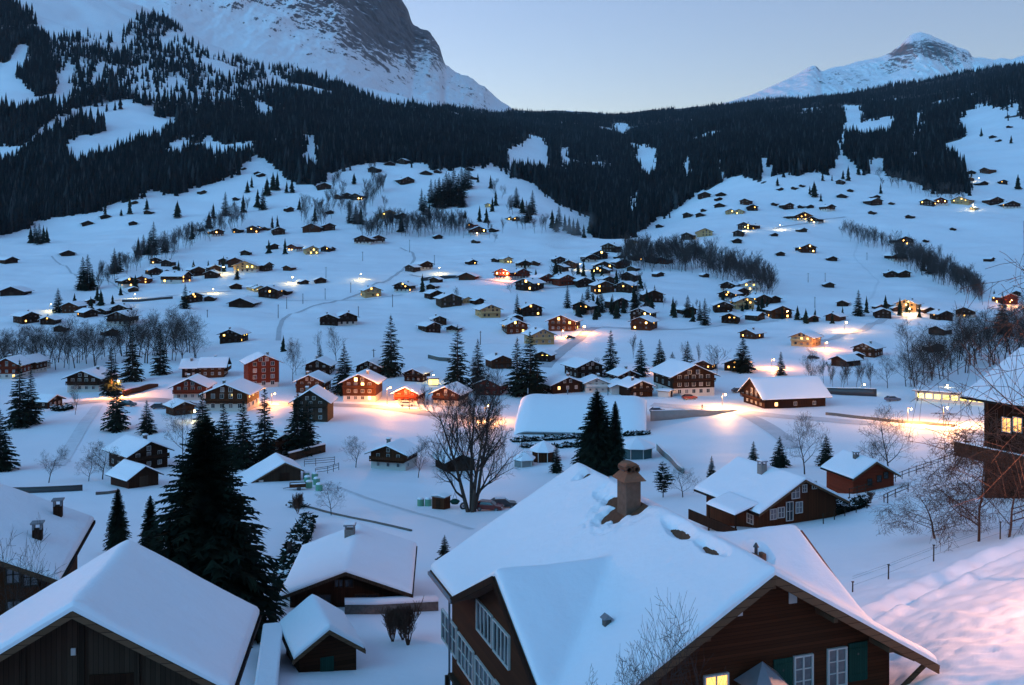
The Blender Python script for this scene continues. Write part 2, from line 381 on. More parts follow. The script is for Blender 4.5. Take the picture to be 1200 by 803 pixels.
def wood_keep(x, y, u, py, d, h=21.0):
    """share of the ground that carries forest: outline, glades and thin places"""
    wob = 7 * fbm(x / 55, y / 55, 4, 5); u2, p2 = u + wob, py + .7 * wob
    top = p2 - h / d * F
    f = forest_density(u2, p2) * forest_clear(u2, top, True) * forest_clear(u2, .65 * p2 + .35 * top) * forest_clear(u2, .35 * p2 + .65 * top, True)
    g = fbm(x / 150, y / 150, 5, 23)
    f = f * np.clip(1 - 5 * np.clip(g - .24, 0, 1), 0, 1)
    s = fbm(x / 48 + .8 * vnoise(x / 150, y / 150, 3), y / 330, 3, 37, True)           # avalanche gullies down the left face
    f = f * np.clip(1 - 3.6 * np.clip(s - .44, 0, 1) * np.clip((420 - u) / 120, 0, 1) * np.clip((200 - py) / 40, 0, 1), 0, 1)
    return f
COVER = wood_keep(GX, GY, U[:, None] + 0 * D, PYT, D) * (D > 930)

# ------------------------------------------------------------------ snow ground, from behind the viewer to the pass
def ground_material():
    m = snow_mat('snow_ground', 1.1, .35, .12)
    nt = m.node_tree; p = nt.nodes['Principled BSDF']
    old = p.inputs['Base Color'].links[0].from_socket
    at_ = N(nt, 'ShaderNodeAttribute', attribute_name='cover')
    geo = N(nt, 'ShaderNodeNewGeometry')
    n1 = N(nt, 'ShaderNodeTexNoise', Scale=.035, Detail=8.0, Roughness=.7); L(nt, geo.outputs['Position'], n1.inputs['Vector'])
    ad = N(nt, 'ShaderNodeMath', operation='MULTIPLY_ADD'); L(nt, n1.outputs['Fac'], ad.inputs[0]); ad.inputs[1].default_value = .9; 
    L(nt, at_.outputs['Fac'], ad.inputs[2])
    mr = N(nt, 'ShaderNodeMapRange'); mr.inputs['From Min'].default_value = .72; mr.inputs['From Max'].default_value = .95; L(nt, ad.outputs[0], mr.inputs['Value'])
    mx = N(nt, 'ShaderNodeMix', data_type='RGBA'); L(nt, mr.outputs[0], mx.inputs['Factor']); L(nt, old, mx.inputs['A'])
    mx.inputs['B'].default_value = (.022, .024, .022, 1)
    L(nt, mx.outputs['Result'], p.inputs['Base Color'])
    return m
def grid_faces(nu, nv):
    i, j = np.meshgrid(np.arange(nu - 1), np.arange(nv - 1), indexing='ij'); a = (i * nv + j).ravel()
    return np.stack([a, a + nv, a + nv + 1, a + 1], 1)
# rows behind and under the viewer join the nearest row of the valley
BACK = [(-2500, 1500, 6000), (-700, 330, 1800), (-150, 34, 420), (-40, 9, 150), (-12, 2.5, 70), (-3, -1.7, 42), (3, -2.6, 30), (8, -4.6, 23)]
tt = (U - U[0]) / (U[-1] - U[0]) * 2 - 1
bx = np.stack([tt * w for _, _, w in BACK], 1); by = np.stack([np.full(len(U), y) for y, _, _ in BACK], 1)
bz = np.stack([np.full(len(U), z) for _, z, _ in BACK], 1) + .3 * fbm(bx / 10, by / 10, 3, 8)
AX = np.concatenate([bx, GX], 1); AY = np.concatenate([by, GY], 1); AZ = np.concatenate([bz, GZ], 1)
AC = np.concatenate([np.zeros_like(bx), COVER], 1)
me = np_mesh('snow_ground', np.stack([AX, AY, AZ], -1).reshape(-1, 3), grid_faces(*AX.shape), [ground_material()], smooth=True)
me.attributes.new('cover', 'FLOAT', 'POINT').data.foreach_set('value', AC.ravel().astype(np.float32))
tag(link('snow_ground', me), 'snow covered valley floor and slopes rising to the forests', None, None, 'structure')

# ------------------------------------------------------------------ mountains
def mountain_material(name, thr):
    m = snow_mat(name, .02, .8, 6.0)
    nt = m.node_tree; p = nt.nodes['Principled BSDF']
    old = p.inputs['Base Color'].links[0].from_socket
    at_ = N(nt, 'ShaderNodeAttribute', attribute_name='rock')
    geo = N(nt, 'ShaderNodeNewGeometry')
    mp = N(nt, 'ShaderNodeMapping'); L(nt, geo.outputs['Position'], mp.inputs['Vector']); mp.inputs['Scale'].default_value = (1, .8, 1.7); mp.inputs['Rotation'].default_value = (0, .18, 0)
    n1 = N(nt, 'ShaderNodeTexNoise', Scale=.016, Detail=12.0, Roughness=.74); L(nt, mp.outputs[0], n1.inputs['Vector'])
    sp = N(nt, 'ShaderNodeSeparateXYZ'); L(nt, geo.outputs['True Normal'], sp.inputs[0])
    st = N(nt, 'ShaderNodeMapRange'); st.inputs['From Min'].default_value = .88; st.inputs['From Max'].default_value = .4; st.inputs['To Max'].default_value = .26; L(nt, sp.outputs['Z'], st.inputs['Value'])
    a = N(nt, 'ShaderNodeMath', operation='ADD'); L(nt, n1.outputs['Fac'], a.inputs[0]); L(nt, at_.outputs['Fac'], a.inputs[1])
    b = N(nt, 'ShaderNodeMath', operation='ADD'); L(nt, a.outputs[0], b.inputs[0]); L(nt, st.outputs[0], b.inputs[1])
    mr = N(nt, 'ShaderNodeMapRange'); mr.inputs['From Min'].default_value = thr; mr.inputs['From Max'].default_value = thr + .03; L(nt, b.outputs[0], mr.inputs['Value'])
    n2 = N(nt, 'ShaderNodeTexNoise', Scale=.03, Detail=6.0); L(nt, mp.outputs[0], n2.inputs['Vector'])
    rk = N(nt, 'ShaderNodeMix', data_type='RGBA'); L(nt, n2.outputs['Fac'], rk.inputs['Factor']); rk.inputs['A'].default_value = (.035, .038, .045, 1); rk.inputs['B'].default_value = (.2, .19, .195, 1)
    mx = N(nt, 'ShaderNodeMix', data_type='RGBA'); L(nt, mr.outputs[0], mx.inputs['Factor']); L(nt, old, mx.inputs['A']); L(nt, rk.outputs['Result'], mx.inputs['B'])
    L(nt, mx.outputs['Result'], p.inputs['Base Color'])
    return m
def mountain(name, label, us, base, ridge, db, dk, dr, vk, rough, rockf, thr, seed, ribs, edge=lambda u: np.ones(len(u))):
    """us bearings; base and ridge skyline rows; distances of foot, knee and crest"""
    uu = us; vv = np.concatenate([np.linspace(0, 1, 420), np.linspace(1.02, 1.6, 40)])
    b = np.interp(uu, *zip(*base)); r = np.interp(uu, *zip(*ridge)); r = smooth1(r[:, None], 1.2, 0)[:, 0] + (.9 + 1.5 * np.exp(-((uu - 505) / 40) ** 2)) * fbm(uu / 7, uu * 0, 5, seed + 31, False, .65)
    B_ = b[:, None]; Rr = r[:, None]; V = np.minimum(vv, 1)[None, :]
    py = B_ + (Rr - B_) * V
    dd = np.interp(vv, [0, vk, 1, 1.6], [db, dk, dr, dr * 1.25])[None, :] * np.ones((len(uu), 1))
    X = (uu[:, None] - HX) / F * dd; Z = (HY - py) / F * dd
    over = np.clip(vv - 1, 0, 1)[None, :]
    Z = Z - over * over * 3.2 * (Z - 100) - over * 500
    w = edge(uu)[:, None] * np.clip(V * 3, 0, 1) * np.clip((1 - V) * 9 + .12, 0, 1) * np.where(vv > 1, 1, 1)[None, :]
    n = fbm(X / 460, Z / 380 + dd / 1500, 7, seed, True, .55)
    n2 = fbm(X / 130, Z / 120 + dd / 600, 5, seed + 5, True, .6)
    prot = rockf(uu[:, None] + 0 * dd, py + 10 * n)
    dd2 = dd - w * rough * (n * 1.0 + n2 * .45 * (.4 + prot))
    Z = Z + w * rough * .25 * (n + .5 * n2)
    q = (Z + .22 * X + 60 * fbm(X / 700, Z / 500 + dd / 900, 4, seed + 9)) / 62
    fr = q - np.floor(q); st = np.where(fr < .62, fr * .35 / .62, .35 + (fr - .62) * .65 / .38)     # ledges and cliff steps
    dd2 = dd2 + w * (st - fr) * 62 * 1.3 * np.clip(.25 + 2.2 * prot, 0, 1)
    n3 = fbm(X / 38, Z / 36 + dd / 200, 4, seed + 15, True, .6); dd2 = dd2 - w * n3 * 9
    rib = fbm(X / 95 + .6 * vnoise(X / 300, Z / 260, seed), Z / 900, 4, seed + 21, True, .6); dd2 = dd2 - w * ribs * rib
    X = X * dd2 / dd
    me = np_mesh(name, np.stack([X, dd2, Z], -1).reshape(-1, 3), grid_faces(len(uu), len(vv)), [mountain_material(name, thr)], smooth=True)
    me.attributes.new('rock', 'FLOAT', 'POINT').data.foreach_set('value', prot.ravel().astype(np.float32))
    return tag(link(name, me), label, None, None, 'structure')
def blob(px, py, x0, y0, rx, ry): return np.clip(1.4 - np.hypot((px - x0) / rx, (py - y0) / ry), 0, 1)
mountain('rocky_mountain', 'steep snowy mountain face with grey rock buttress rising out of frame',
  np.concatenate([np.arange(-900, -60, 8.0), np.arange(-60, 616, 1.6)]),
  [(-900,-60),(-200,-30),(0,8),(50,40),(150,44),(200,58),(250,84),(300,98),(400,128),(480,156),(540,158),(580,158),(616,158)],
  [(-900,-900),(0,-700),(200,-520),(400,-190),(455,-30),(470,0),(478,10),(482,28),(492,35),(503,37),(510,48),(517,58),(520,76),(532,83),(545,90),(558,97),(570,106),(582,116),(592,122),(602,129),(609,132),(616,158),(660,150)],
  2300, 4000, 5000, .42, 95,
  lambda px, py: np.clip(.3 * blob(px, py, 482, 36, 58, 52) + .17 * blob(px, py, 330, -10, 120, 40) + .16 * blob(px, py, 400, 40, 90, 45) + .1 * blob(px, py, 190, 5, 60, 25), 0, .4) - .06, .735, 51, 34, lambda u: np.clip((614 - u) / 60, .05, 1))
mountain('snow_peak', 'bright snow peak with dark rock bands beyond the right ridge',
  np.concatenate([np.arange(780, 1260, 1.3), np.arange(1260, 2000, 8.0)]),
  [(780,160),(2000,160)],
  [(780,140),(860,118),(880,112),(905,101),(925,92),(940,84),(950,78),(957,78),(963,85),(975,80),(990,77),(1005,72),(1020,70),(1035,66),(1045,61),(1056,53),(1063,45),(1070,40),(1080,38.5),(1090,41),(1096,45),(1105,48),(1120,55),(1136,60),(1139,68),(1150,67),(1165,70),(1172,68),(1185,70),(1200,65),(1300,60),(1500,95),(2000,110)],
  5200, 6300, 7600, .35, 70,
  lambda px, py: .30 * blob(px, py, 1090, 64, 55, 11) + .2 * blob(px, py, 1048, 72, 22, 16) + .22 * blob(px, py, 955, 82, 16, 8) + .12 * blob(px, py, 985, 100, 40, 14) - .04, .80, 91, 48)
# ------------------------------------------------------------------ far forest: thousands of small spruces, one mass per mountainside
def forest(name, label, u0, u1, n, d0, d1, hmin, hmax, seed, dens=1.0):
    r = np.random.default_rng(seed)
    u = r.uniform(u0, u1, n); ld = r.uniform(math.log(d0), math.log(d1), n); d = np.exp(ld)
    x = (u - HX) / F * d; y = d; z = gz(x, y)
    py = HY - z / d * F
    ub = u + r.normal(0, 2.5, n); pb = py + r.normal(0, 1.8, n)
    keep = r.random(n) < wood_keep(x, y, ub, pb, d, hmax * 1.1) * dens
    x, y, z, d = x[keep], y[keep], z[keep], d[keep]; n = len(x)
    h = r.uniform(hmin, hmax, n) * (1 + .25 * vnoise(x / 120, y / 120, 3)) * r.choice([.6, .85, 1, 1.2], n); wd = h * r.uniform(.13, .19, n); rot = r.uniform(0, 6.28, n)
    K = 5; tiers = [(.0, 1.0, .48), (.26, .78, .72), (.52, .5, 1.0)]
    V = []; Fc = []; T = []
    for ti, (b, wr, t) in enumerate(tiers):
        ring = []
        for k in range(K):
            a = rot + ti * .7 + k * 2 * math.pi / K
            jr = wd * wr * r.uniform(.65, 1.25, n)
            ring.append(np.stack([x + jr * np.cos(a), y + jr * np.sin(a), z + h * (b + r.uniform(-.05, .04, n)) - .6], 1))
        top = np.stack([x, y, z + h * t], 1)
        V.append(np.stack(ring + [top], 1))
    V = np.concatenate(V, 1)                        # n, 3*(K+1), 3
    nv = V.shape[1]; base = np.arange(n)[:, None, None] * nv
    fl = np.array([[ti * (K + 1) + k, ti * (K + 1) + (k + 1) % K, ti * (K + 1) + K] for ti in range(3) for k in range(K)])
    Fc = (base + fl[None]).reshape(-1, 3)
    me = np_mesh(name, V.reshape(-1, 3), Fc, [M['needle_far']])
    me.attributes.new('tint', 'FLOAT', 'POINT').data.foreach_set('value', np.repeat(np.where(r.random(n) < .1, r.uniform(.5, 1.1, n), r.uniform(-.35, .15, n)), nv).astype(np.float32))
    return tag(link(name, me), label, 'forest', None, 'stuff')
forest('spruce_forest', 'dark spruce forest on the steep left mountainside below the rock face', -260, 400, 80000, 940, 2700, 13, 24, 1)
forest('spruce_forest', 'dark spruce forest filling the middle saddle below the pale pass', 400, 790, 66000, 960, 4700, 12, 22, 2)
forest('spruce_forest', 'dark spruce forest on the right ridge below the bright snow peak', 790, 1480, 90000, 960, 4300, 12, 22, 3)

# ------------------------------------------------------------------ single spruces
def spruce_mesh(name, seed, whorls, per, twigs, width=.2, bare=.06, droop=.35, ragged=.3, pine=False):
    """crown of a spruce of height 1: drooping boughs of small needle sprays"""
    r = random.Random(seed); V = []; Fs = []; T = []
    for i in range(whorls):
        f = i / (whorls - 1); zz = bare + (1 - bare) * f ** (.92)
        prof = (1 - f) ** (.85 if twigs < 7 else .68) if not pine else math.sin(math.pi * min(1, .18 + .8 * f)) ** .8
        Lr = width * (prof * .97 + .03) * (1 if f > .06 else .75 + f * 4)
        m = max(4, int(per * (1 - .45 * f)))
        off = r.random() * 6.28
        for k in range(m):
            a = off + 6.283 * k / m + r.uniform(-.3, .3)
            ln = Lr * r.uniform(1 - ragged, 1 + ragged * .6)
            z0 = zz + r.uniform(-.5, .5) * (1 - bare) / whorls
            ca, sa = math.cos(a), math.sin(a)
            dz = -droop * ln * r.uniform(.5, 1.3) * (1 - .9 * f) + .25 * ln * f * f
            tint = r.uniform(-.15, .5)
            def P(t, side, dn):      # point along the bough, sideways, down
                zc = z0 + dz * t * t * 1.1 + (.10 * ln * t if t < .5 else .05 * ln) - dn
                return (ca * ln * t - sa * side, sa * ln * t + ca * side, zc)
            for q in range(twigs):
                t0 = (q + .2) / twigs; t1 = min(1.0, t0 + 1.3 / twigs)
                wdt = ln * ((.34 if twigs < 7 else .24) * (1 - t0) + .08) * r.uniform(.6, 1.25)
                for s in (-1, 1):
                    b = len(V)
                    V += [P(t0, 0, 0), P(t1 * .96 + .02, 0, -.004), P(t1 + r.uniform(-.05, .1), s * wdt, r.uniform(.1, .45) * wdt)]
                    Fs.append((b, b + 1, b + 2)); T += [tint + r.uniform(-.1, .1)] * 3
                b = len(V)
                V += [P(t0, 0, 0), P(t1, 0, 0), P((t0 + t1) / 2 + r.uniform(-.06, .06), 0, r.uniform(.25, .6) * wdt)]
                Fs.append((b, b + 1, b + 2)); T += [tint - .1] * 3
    V.append((0, 0, 1.0)); n = len(V) - 1
    for k in range(3):
        a = 2.1 * k; b = len(V); V += [(.012 * math.cos(a), .012 * math.sin(a), .93), (.012 * math.cos(a + 2.1), .012 * math.sin(a + 2.1), .93)]
        Fs.append((n, b, b + 1)); T += [0, 0]
    T = T[:len(V)] + [0] * (len(V) - len(T))
    me = np_mesh(name, V, Fs, [M['needle']])
    me.attributes.new('tint', 'FLOAT', 'POINT').data.foreach_set('value', np.array(T, np.float32))
    return me
def trunk_mesh(name, r0=.016, top=.97):
    mb = MB(); mb.tube((0, 0, -.04), (0.004, 0, .35), r0, r0 * .72, 7); mb.tube((0.004, 0, .35), (0, 0, top), r0 * .72, r0 * .1, 7)
    return mb.mesh(name, M['bark'])
SPR_T = trunk_mesh('trunk')
def cone_spruce(name, seed, tiers, K, width):
    r = random.Random(seed); V = []; Fs = []; T = []
    for i in range(tiers):
        f = i / tiers; zb = .03 + .9 * f; zt = min(1.0, zb + 1.75 / tiers); rr = width * (1 - f) ** .9; o = r.random() * 6.28; b = len(V)
        for k in range(K):
            a = o + 6.283 * k / K; q = rr * r.uniform(.55, 1.3); V.append((q * math.cos(a), q * math.sin(a), zb - r.uniform(-.02, .05)))
        V.append((0, 0, zt)); T += [r.uniform(-.1, .3)] * (K + 1)
        Fs += [(b + k, b + (k + 1) % K, b + K) for k in range(K)]
    me = np_mesh(name, V, Fs, [M['needle']]); me.attributes.new('tint', 'FLOAT', 'POINT').data.foreach_set('value', np.array(T, np.float32)); return me
SPR_FAR = [cone_spruce('spruce_far', 10 + i, 8, 9, (.17, .2, .15, .22)[i]) for i in range(4)]
SPR_MID = [spruce_mesh('spruce_mid', 20 + i, 27, 13, 3, (.20, .235, .18)[i], .03, ragged=.4) for i in range(3)]
SPR_NEAR = [spruce_mesh('spruce_near', 30 + i, 74, 22, 8, (.27, .2)[i], .03, .4, .34) for i in range(2)]
PINE = [spruce_mesh('pine_mid', 40, 17, 9, 3, .24, .18, .1, .5, True)]

ORD = ['first','second','third','fourth','fifth','sixth','seventh','eighth','ninth','tenth','eleventh','twelfth','thirteenth','fourteenth','fifteenth','sixteenth','seventeenth','eighteenth','nineteenth','twentieth']
def nth(i, n):
    if n == 1: return ''
    if i == 0: return 'leftmost'
    if i == n - 1: return 'rightmost'
    return ORD[i] + ' from left'

def spruce(px, py, hpx, label, group=None, kind=None, near=False, mesh=None, wid=1.0, d=None, name='spruce_tree'):
    p = ground(px, py) if d is None else at(px, py, d)
    if d is not None: p.z = float(gz(p.x, p.y))
    if d is None and not near and mesh is None: hpx *= 1.1; wid *= 1.18
    h = hpx * p.y / F
    me = mesh or (random.choice(SPR_NEAR) if near else random.choice(SPR_MID) if hpx > 24 else random.choice(SPR_FAR))
    rz = random.uniform(0, 6.28); w = h * wid * random.uniform(.92, 1.1)
    if hpx > 24:
        t = thing(name, label, 'tree', (p.x, p.y, p.z - .1), rz, group); t.scale = (w, w, h)
        link('trunk', SPR_T, t); link('crown', me, t)
    else:
        t = tag(link(name, me, None, (p.x, p.y, p.z - .1)), label, 'tree', group); t.rotation_euler.z = rz; t.scale = (w, w, h)
    return t
def spruce_zone(phrase, group, rows, adj='dark spruce'):
    rows = sorted(rows)
    for i, (px, py, h) in enumerate(rows):
        n = nth(i, len(rows))
        spruce(px, py, h, f"{'tall ' if h > 23 else 'small '}{adj}, {n + ' ' if n else ''}{phrase}", group)

# ------------------------------------------------------------------ leafless trees
def bare_mesh(name, seed, h=1.0, levels=4, spread=.55, kids=(5, 5, 4, 4), trunk_r=.018, upright=.25, droop=0.0, tmin=.0012, mat='twig', first=.25, bend=.12, stems=1, ratio=(.55, .75), sides=(6, 4, 3, 3, 3)):
    """tapered limbs that fork down to twigs; returns (trunk, branches) meshes for a tree of height 1"""
    r = random.Random(seed); parts = [MB(), MB()]
    def limb(p, d, ln, rad, lev):
        segs = 5 if lev == 0 else 4 if lev == 1 else 3 if lev == 2 else 2
        pts = [p]; dirs = []
        for s in range(segs):
            j = Vector((r.gauss(0, 1), r.gauss(0, 1), r.gauss(0, .7))) * bend * (.5 if lev == 0 else 1)
            d = (d + j + Vector((0, 0, (upright if lev else .1) * .35 - droop * (lev >= 2) * .5))).normalized()
            p = p + d * (ln / segs); pts.append(p); dirs.append(d)
        mb = parts[0] if lev == 0 else parts[1]
        for s in range(segs):
            mb.tube(pts[s], pts[s + 1], max(tmin, rad * (1 - .75 * s / segs)), max(tmin, rad * (1 - .75 * (s + 1) / segs)), sides[lev])
        if lev >= levels: return
        k = kids[min(lev, len(kids) - 1)]
        f0 = first if lev == 0 else .25
        for c in range(k):
            f = f0 + (1 - f0) * (c + r.random() * .8) / k
            i = min(int(f * segs), segs - 1); q = pts[i].lerp(pts[i + 1], f * segs - i)
            dd = dirs[i]; a = Vector((r.gauss(0, 1), r.gauss(0, 1), r.gauss(0, 1))); a = (a - a.dot(dd) * dd).normalized()
            nd = (dd * (1 - spread) + a * spread * 1.25 + Vector((0, 0, upright * .4))).normalized()
            limb(q, nd, ln * r.uniform(*ratio) * (1.05 - .35 * f), max(tmin, rad * (1 - .75 * f) * .62), lev + 1)
    for s in range(stems):
        a = 6.28 * s / stems + r.random()
        tilt = .0 if stems == 1 else .3
        limb(Vector((0, 0, -.02)) + Vector((math.cos(a), math.sin(a), 0)) * (.02 if stems > 1 else 0), Vector((tilt * math.cos(a), tilt * math.sin(a), 1)).normalized(), h * r.uniform(.8, 1) * .82, trunk_r, 0)
    return [mb.mesh(name + n, M[m]) for mb, n, m in zip(parts, ('_trunk', '_branches'), ('bark' if mat == 'twig' else mat, mat))]
def joined(name, ms, mat):
    v = []; f = []
    for m in ms:
        b = len(v); v += [tuple(x.co) for x in m.vertices]; f += [tuple(b + i for i in p.vertices) for p in m.polygons]
    me = bpy.data.meshes.new(name); me.from_pydata(v, [], f); me.materials.append(M[mat]); me.update(); return me
BARE_FAR = [joined('bare_far', bare_mesh('bare_far', 60 + i, levels=3, kids=(9, 5, 3), spread=(.5, .4, .6, .35)[i], trunk_r=.011, upright=.5, tmin=.003, mat='greytwig', sides=(3, 3, 3, 3), first=.18), 'greytwig') for i in range(4)]
BARE_REDLIT = [joined('bare_redlit', bare_mesh('bare_redlit', 70 + i, levels=3, kids=(9, 5, 4), spread=.5, trunk_r=.011, upright=.4, tmin=.002, mat='redlit_twig', sides=(3, 3, 3, 3)), 'redlit_twig') for i in range(2)]
BARE_MID = [bare_mesh('bare_mid', 80 + i, levels=4, kids=(8, 6, 5, 3), spread=(.55, .62, .45)[i], trunk_r=.014, upright=.35, tmin=.0011, sides=(5, 4, 3, 3, 3), first=.2) for i in range(3)]
def bare(px, py, hpx, label, group=None, mesh=None, red=False, wid=1.0, name='leafless_tree', d=None):
    p = ground(px, py)
    if d: p = at(px, py, d); p.z = float(gz(p.x, p.y))
    h = hpx * p.y / F; rz = random.uniform(0, 6.28); w = h * wid * random.uniform(.85, 1.15)
    if mesh or hpx > 34:
        ms = mesh or random.choice(BARE_MID)
        t = thing(name, label, 'tree', (p.x, p.y, p.z - .05), rz, group); t.scale = (w, w, h)
        link('trunk', ms[0], t); link('branches', ms[1], t)
    else:
        t = tag(link(name, random.choice(BARE_REDLIT if red else BARE_FAR), None, (p.x, p.y, p.z - .05)), label, 'tree', group)
        t.rotation_euler.z = rz; t.scale = (w, w, h)
    return t
def bare_strip(label, group, path, n, h0, h1, thick=6, red=False, seed=0):
    """n trees scattered along a pixel polyline of ground points"""
    r = random.Random(seed); seg = [math.dist(path[i], path[i + 1]) for i in range(len(path) - 1)]; tot = sum(seg)
    for k in range(n):
        s = (k + r.random()) / n * tot; i = 0
        while i < len(seg) - 1 and s > seg[i]: s -= seg[i]; i += 1
        t = min(1, s / seg[i])
        bare(path[i][0] + t * (path[i+1][0] - path[i][0]) + r.uniform(-2, 2), path[i][1] + t * (path[i+1][1] - path[i][1]) + r.uniform(-thick, thick), r.uniform(h0, h1), label, group, red=red)

def wood_mass(name, label, path, n, h0, h1, thick, seed):
    """a leafless wood that reads as one mass: one mesh of many trees"""
    r = random.Random(seed); seg = [math.dist(path[i], path[i + 1]) for i in range(len(path) - 1)]; tot = sum(seg)
    src = []
    for m in BARE_FAR:
        v = np.empty(len(m.vertices) * 3, np.float32); m.vertices.foreach_get('co', v)
        fs = [tuple(p.vertices) for p in m.polygons if len(p.vertices) == 4]
        src.append((v.reshape(-1, 3), np.array(fs, np.int32)[:, :4]))
    V = []; Q = []; b = 0
    for k in range(n):
        s = (k + r.random()) / n * tot; i = 0
        while i < len(seg) - 1 and s > seg[i]: s -= seg[i]; i += 1
        t = min(1, s / seg[i])
        p = ground(path[i][0] + t * (path[i+1][0] - path[i][0]), path[i][1] + t * (path[i+1][1] - path[i][1]) + r.uniform(-thick, thick))
        h = r.uniform(h0, h1) * p.y / F; a = r.uniform(0, 6.28); w = h * r.uniform(.8, 1.2); v, q = r.choice(src)
        V.append(np.stack([p.x + w * (v[:, 0] * math.cos(a) - v[:, 1] * math.sin(a)), p.y + w * (v[:, 0] * math.sin(a) + v[:, 1] * math.cos(a)), p.z - .1 + h * v[:, 2]], 1)); Q.append(q + b); b += len(v)
    me = np_mesh(name, np.concatenate(V), np.concatenate(Q), [M['greytwig']])
    return tag(link(name, me), label, 'wood', None, 'stuff')
# ------------------------------------------------------------------ spruces that stand singly on the slopes
spruce_zone('beside the tree strip on the left meadow', 'spruces in the left tree strip', [(68,366,26),(114,353,18),(97,340,36),(103,340,38),(108,339,22),(134,321,28),(140,319,22),(162,299,20),(168,299,22),(176,298,26),(180,299,36),(193,296,24)])
spruce_zone('in the clump on the far left meadow', 'spruces of the far left clump', [(36,285,18),(41,285,22),(46,286,22),(51,285,20),(55,285,18)])
spruce_zone('on the upper left meadow under the forest', 'spruces on the upper left meadow', [(123,256,15),(142,253,8),(152,251,20),(172,246,13),(208,255,19),(225,281,21),(217,362,27)], 'lone spruce')
spruce_zone('climbing the rib above the left hamlet', 'spruces on the rib above the hamlet', [(245,268,19),(250,256,17),(264,253,26),(285,249,20),(290,226,14),(295,220,13),(302,243,20),(308,246,24),(313,229,20),(320,223,20),(325,223,21),(336,226,13),(342,226,15)])
spruce_zone('on the open slope right of the rib', 'spruces on the open middle slope', [(351,246,13),(369,259,17),(415,216,13),(410,262,25),(417,263,22),(423,263,20),(334,298,18),(315,297,15),(319,268,14),(325,268,15)])
for i, (px, py, h) in enumerate([(494,247,24),(498,252,22),(505,238,26),(510,243,30),(514,240,28),(519,244,32),(523,238,34),(528,242,30),(532,236,36),(537,240,34),(541,232,34),(545,222,26),(549,221,28),(541,243,22),(503,256,18),(515,234,24),(526,230,26)]):
    spruce(px, py, h, 'tall dark spruce in the dense clump on the upper middle slope', 'spruces of the dense middle clump')
spruce_zone('below the dense clump on the central slope', 'spruces below the dense clump', [(470,272,21),(545,256,10),(562,260,18),(570,261,17),(577,248,16),(581,241,18),(560,214,10),(575,221,15),(495,342,20)])
spruce_zone('on the ridge left of the valley notch', 'spruces beside the valley notch', [(605,243,22),(612,250,18),(617,261,24),(624,251,26),(620,258,20),(647,268,21),(655,266,24),(662,271,19),(667,274,20),(672,276,19),(677,276,19),(684,279,15),(691,274,17),(652,272,18)])
spruce_zone('on the upper right meadows', 'spruces on the upper right meadows', [(954,231,18),(949,228,10),(962,236,9),(994,212,17),(1032,227,12),(975,212,7),(964,212,11),(911,218,10),(1193,222,17),(1165,353,13),(988,210,10),(1006,205,12),(1150,160,10),(1185,168,9)], 'lone spruce')
spruce_zone('in the lower right ravine', 'spruces in the lower right ravine', [(1082,318,20),(1090,321,26),(1095,320,20)])
spruce_zone('among the village houses', 'spruces among the village houses', [(606,369,23),(665,361,25),(689,356,22),(695,362,18),(704,366,26),(700,366,20),(747,360,27),(743,354,20),(826,381,29),(820,376,22),(806,372,24),(812,377,20),(1006,370,28)])
def spruce_strip(label, group, path, n, h0, h1, thick, seed):
    r = random.Random(seed); seg = [math.dist(path[i], path[i + 1]) for i in range(len(path) - 1)]; tot = sum(seg)
    for k in range(n):
        s = (k + r.random()) / n * tot; i = 0
        while i < len(seg) - 1 and s > seg[i]: s -= seg[i]; i += 1
        t = min(1, s / seg[i])
        spruce(path[i][0] + t * (path[i+1][0] - path[i][0]) + r.uniform(-3, 3), path[i][1] + t * (path[i+1][1] - path[i][1]) + r.uniform(-thick, thick), r.uniform(h0, h1), label, group)
spruce_strip('small dark spruce tucked between the crowded village core houses', 'small spruces of the village core', [(612,330),(650,324),(690,328),(735,336),(770,352),(720,370),(675,372),(740,368),(800,372)], 30, 11, 23, 5, 51)
spruce_strip('small dark spruce among the hamlet houses beside the ravine', 'small spruces of the ravine hamlet', [(842,348),(870,366),(900,362),(880,378)], 9, 10, 20, 4, 52)
spruce_strip('small dark spruce among the left hillside hamlets', 'small spruces of the left hamlets', [(75,360),(120,362),(160,338),(200,324),(250,318),(290,330)], 14, 9, 18, 5, 53)
spruce_strip('small dark spruce beside the right valley lane houses', 'small spruces of the right valley', [(905,372),(960,378),(1000,372),(1050,368),(1090,375)], 12, 10, 20, 4, 54)
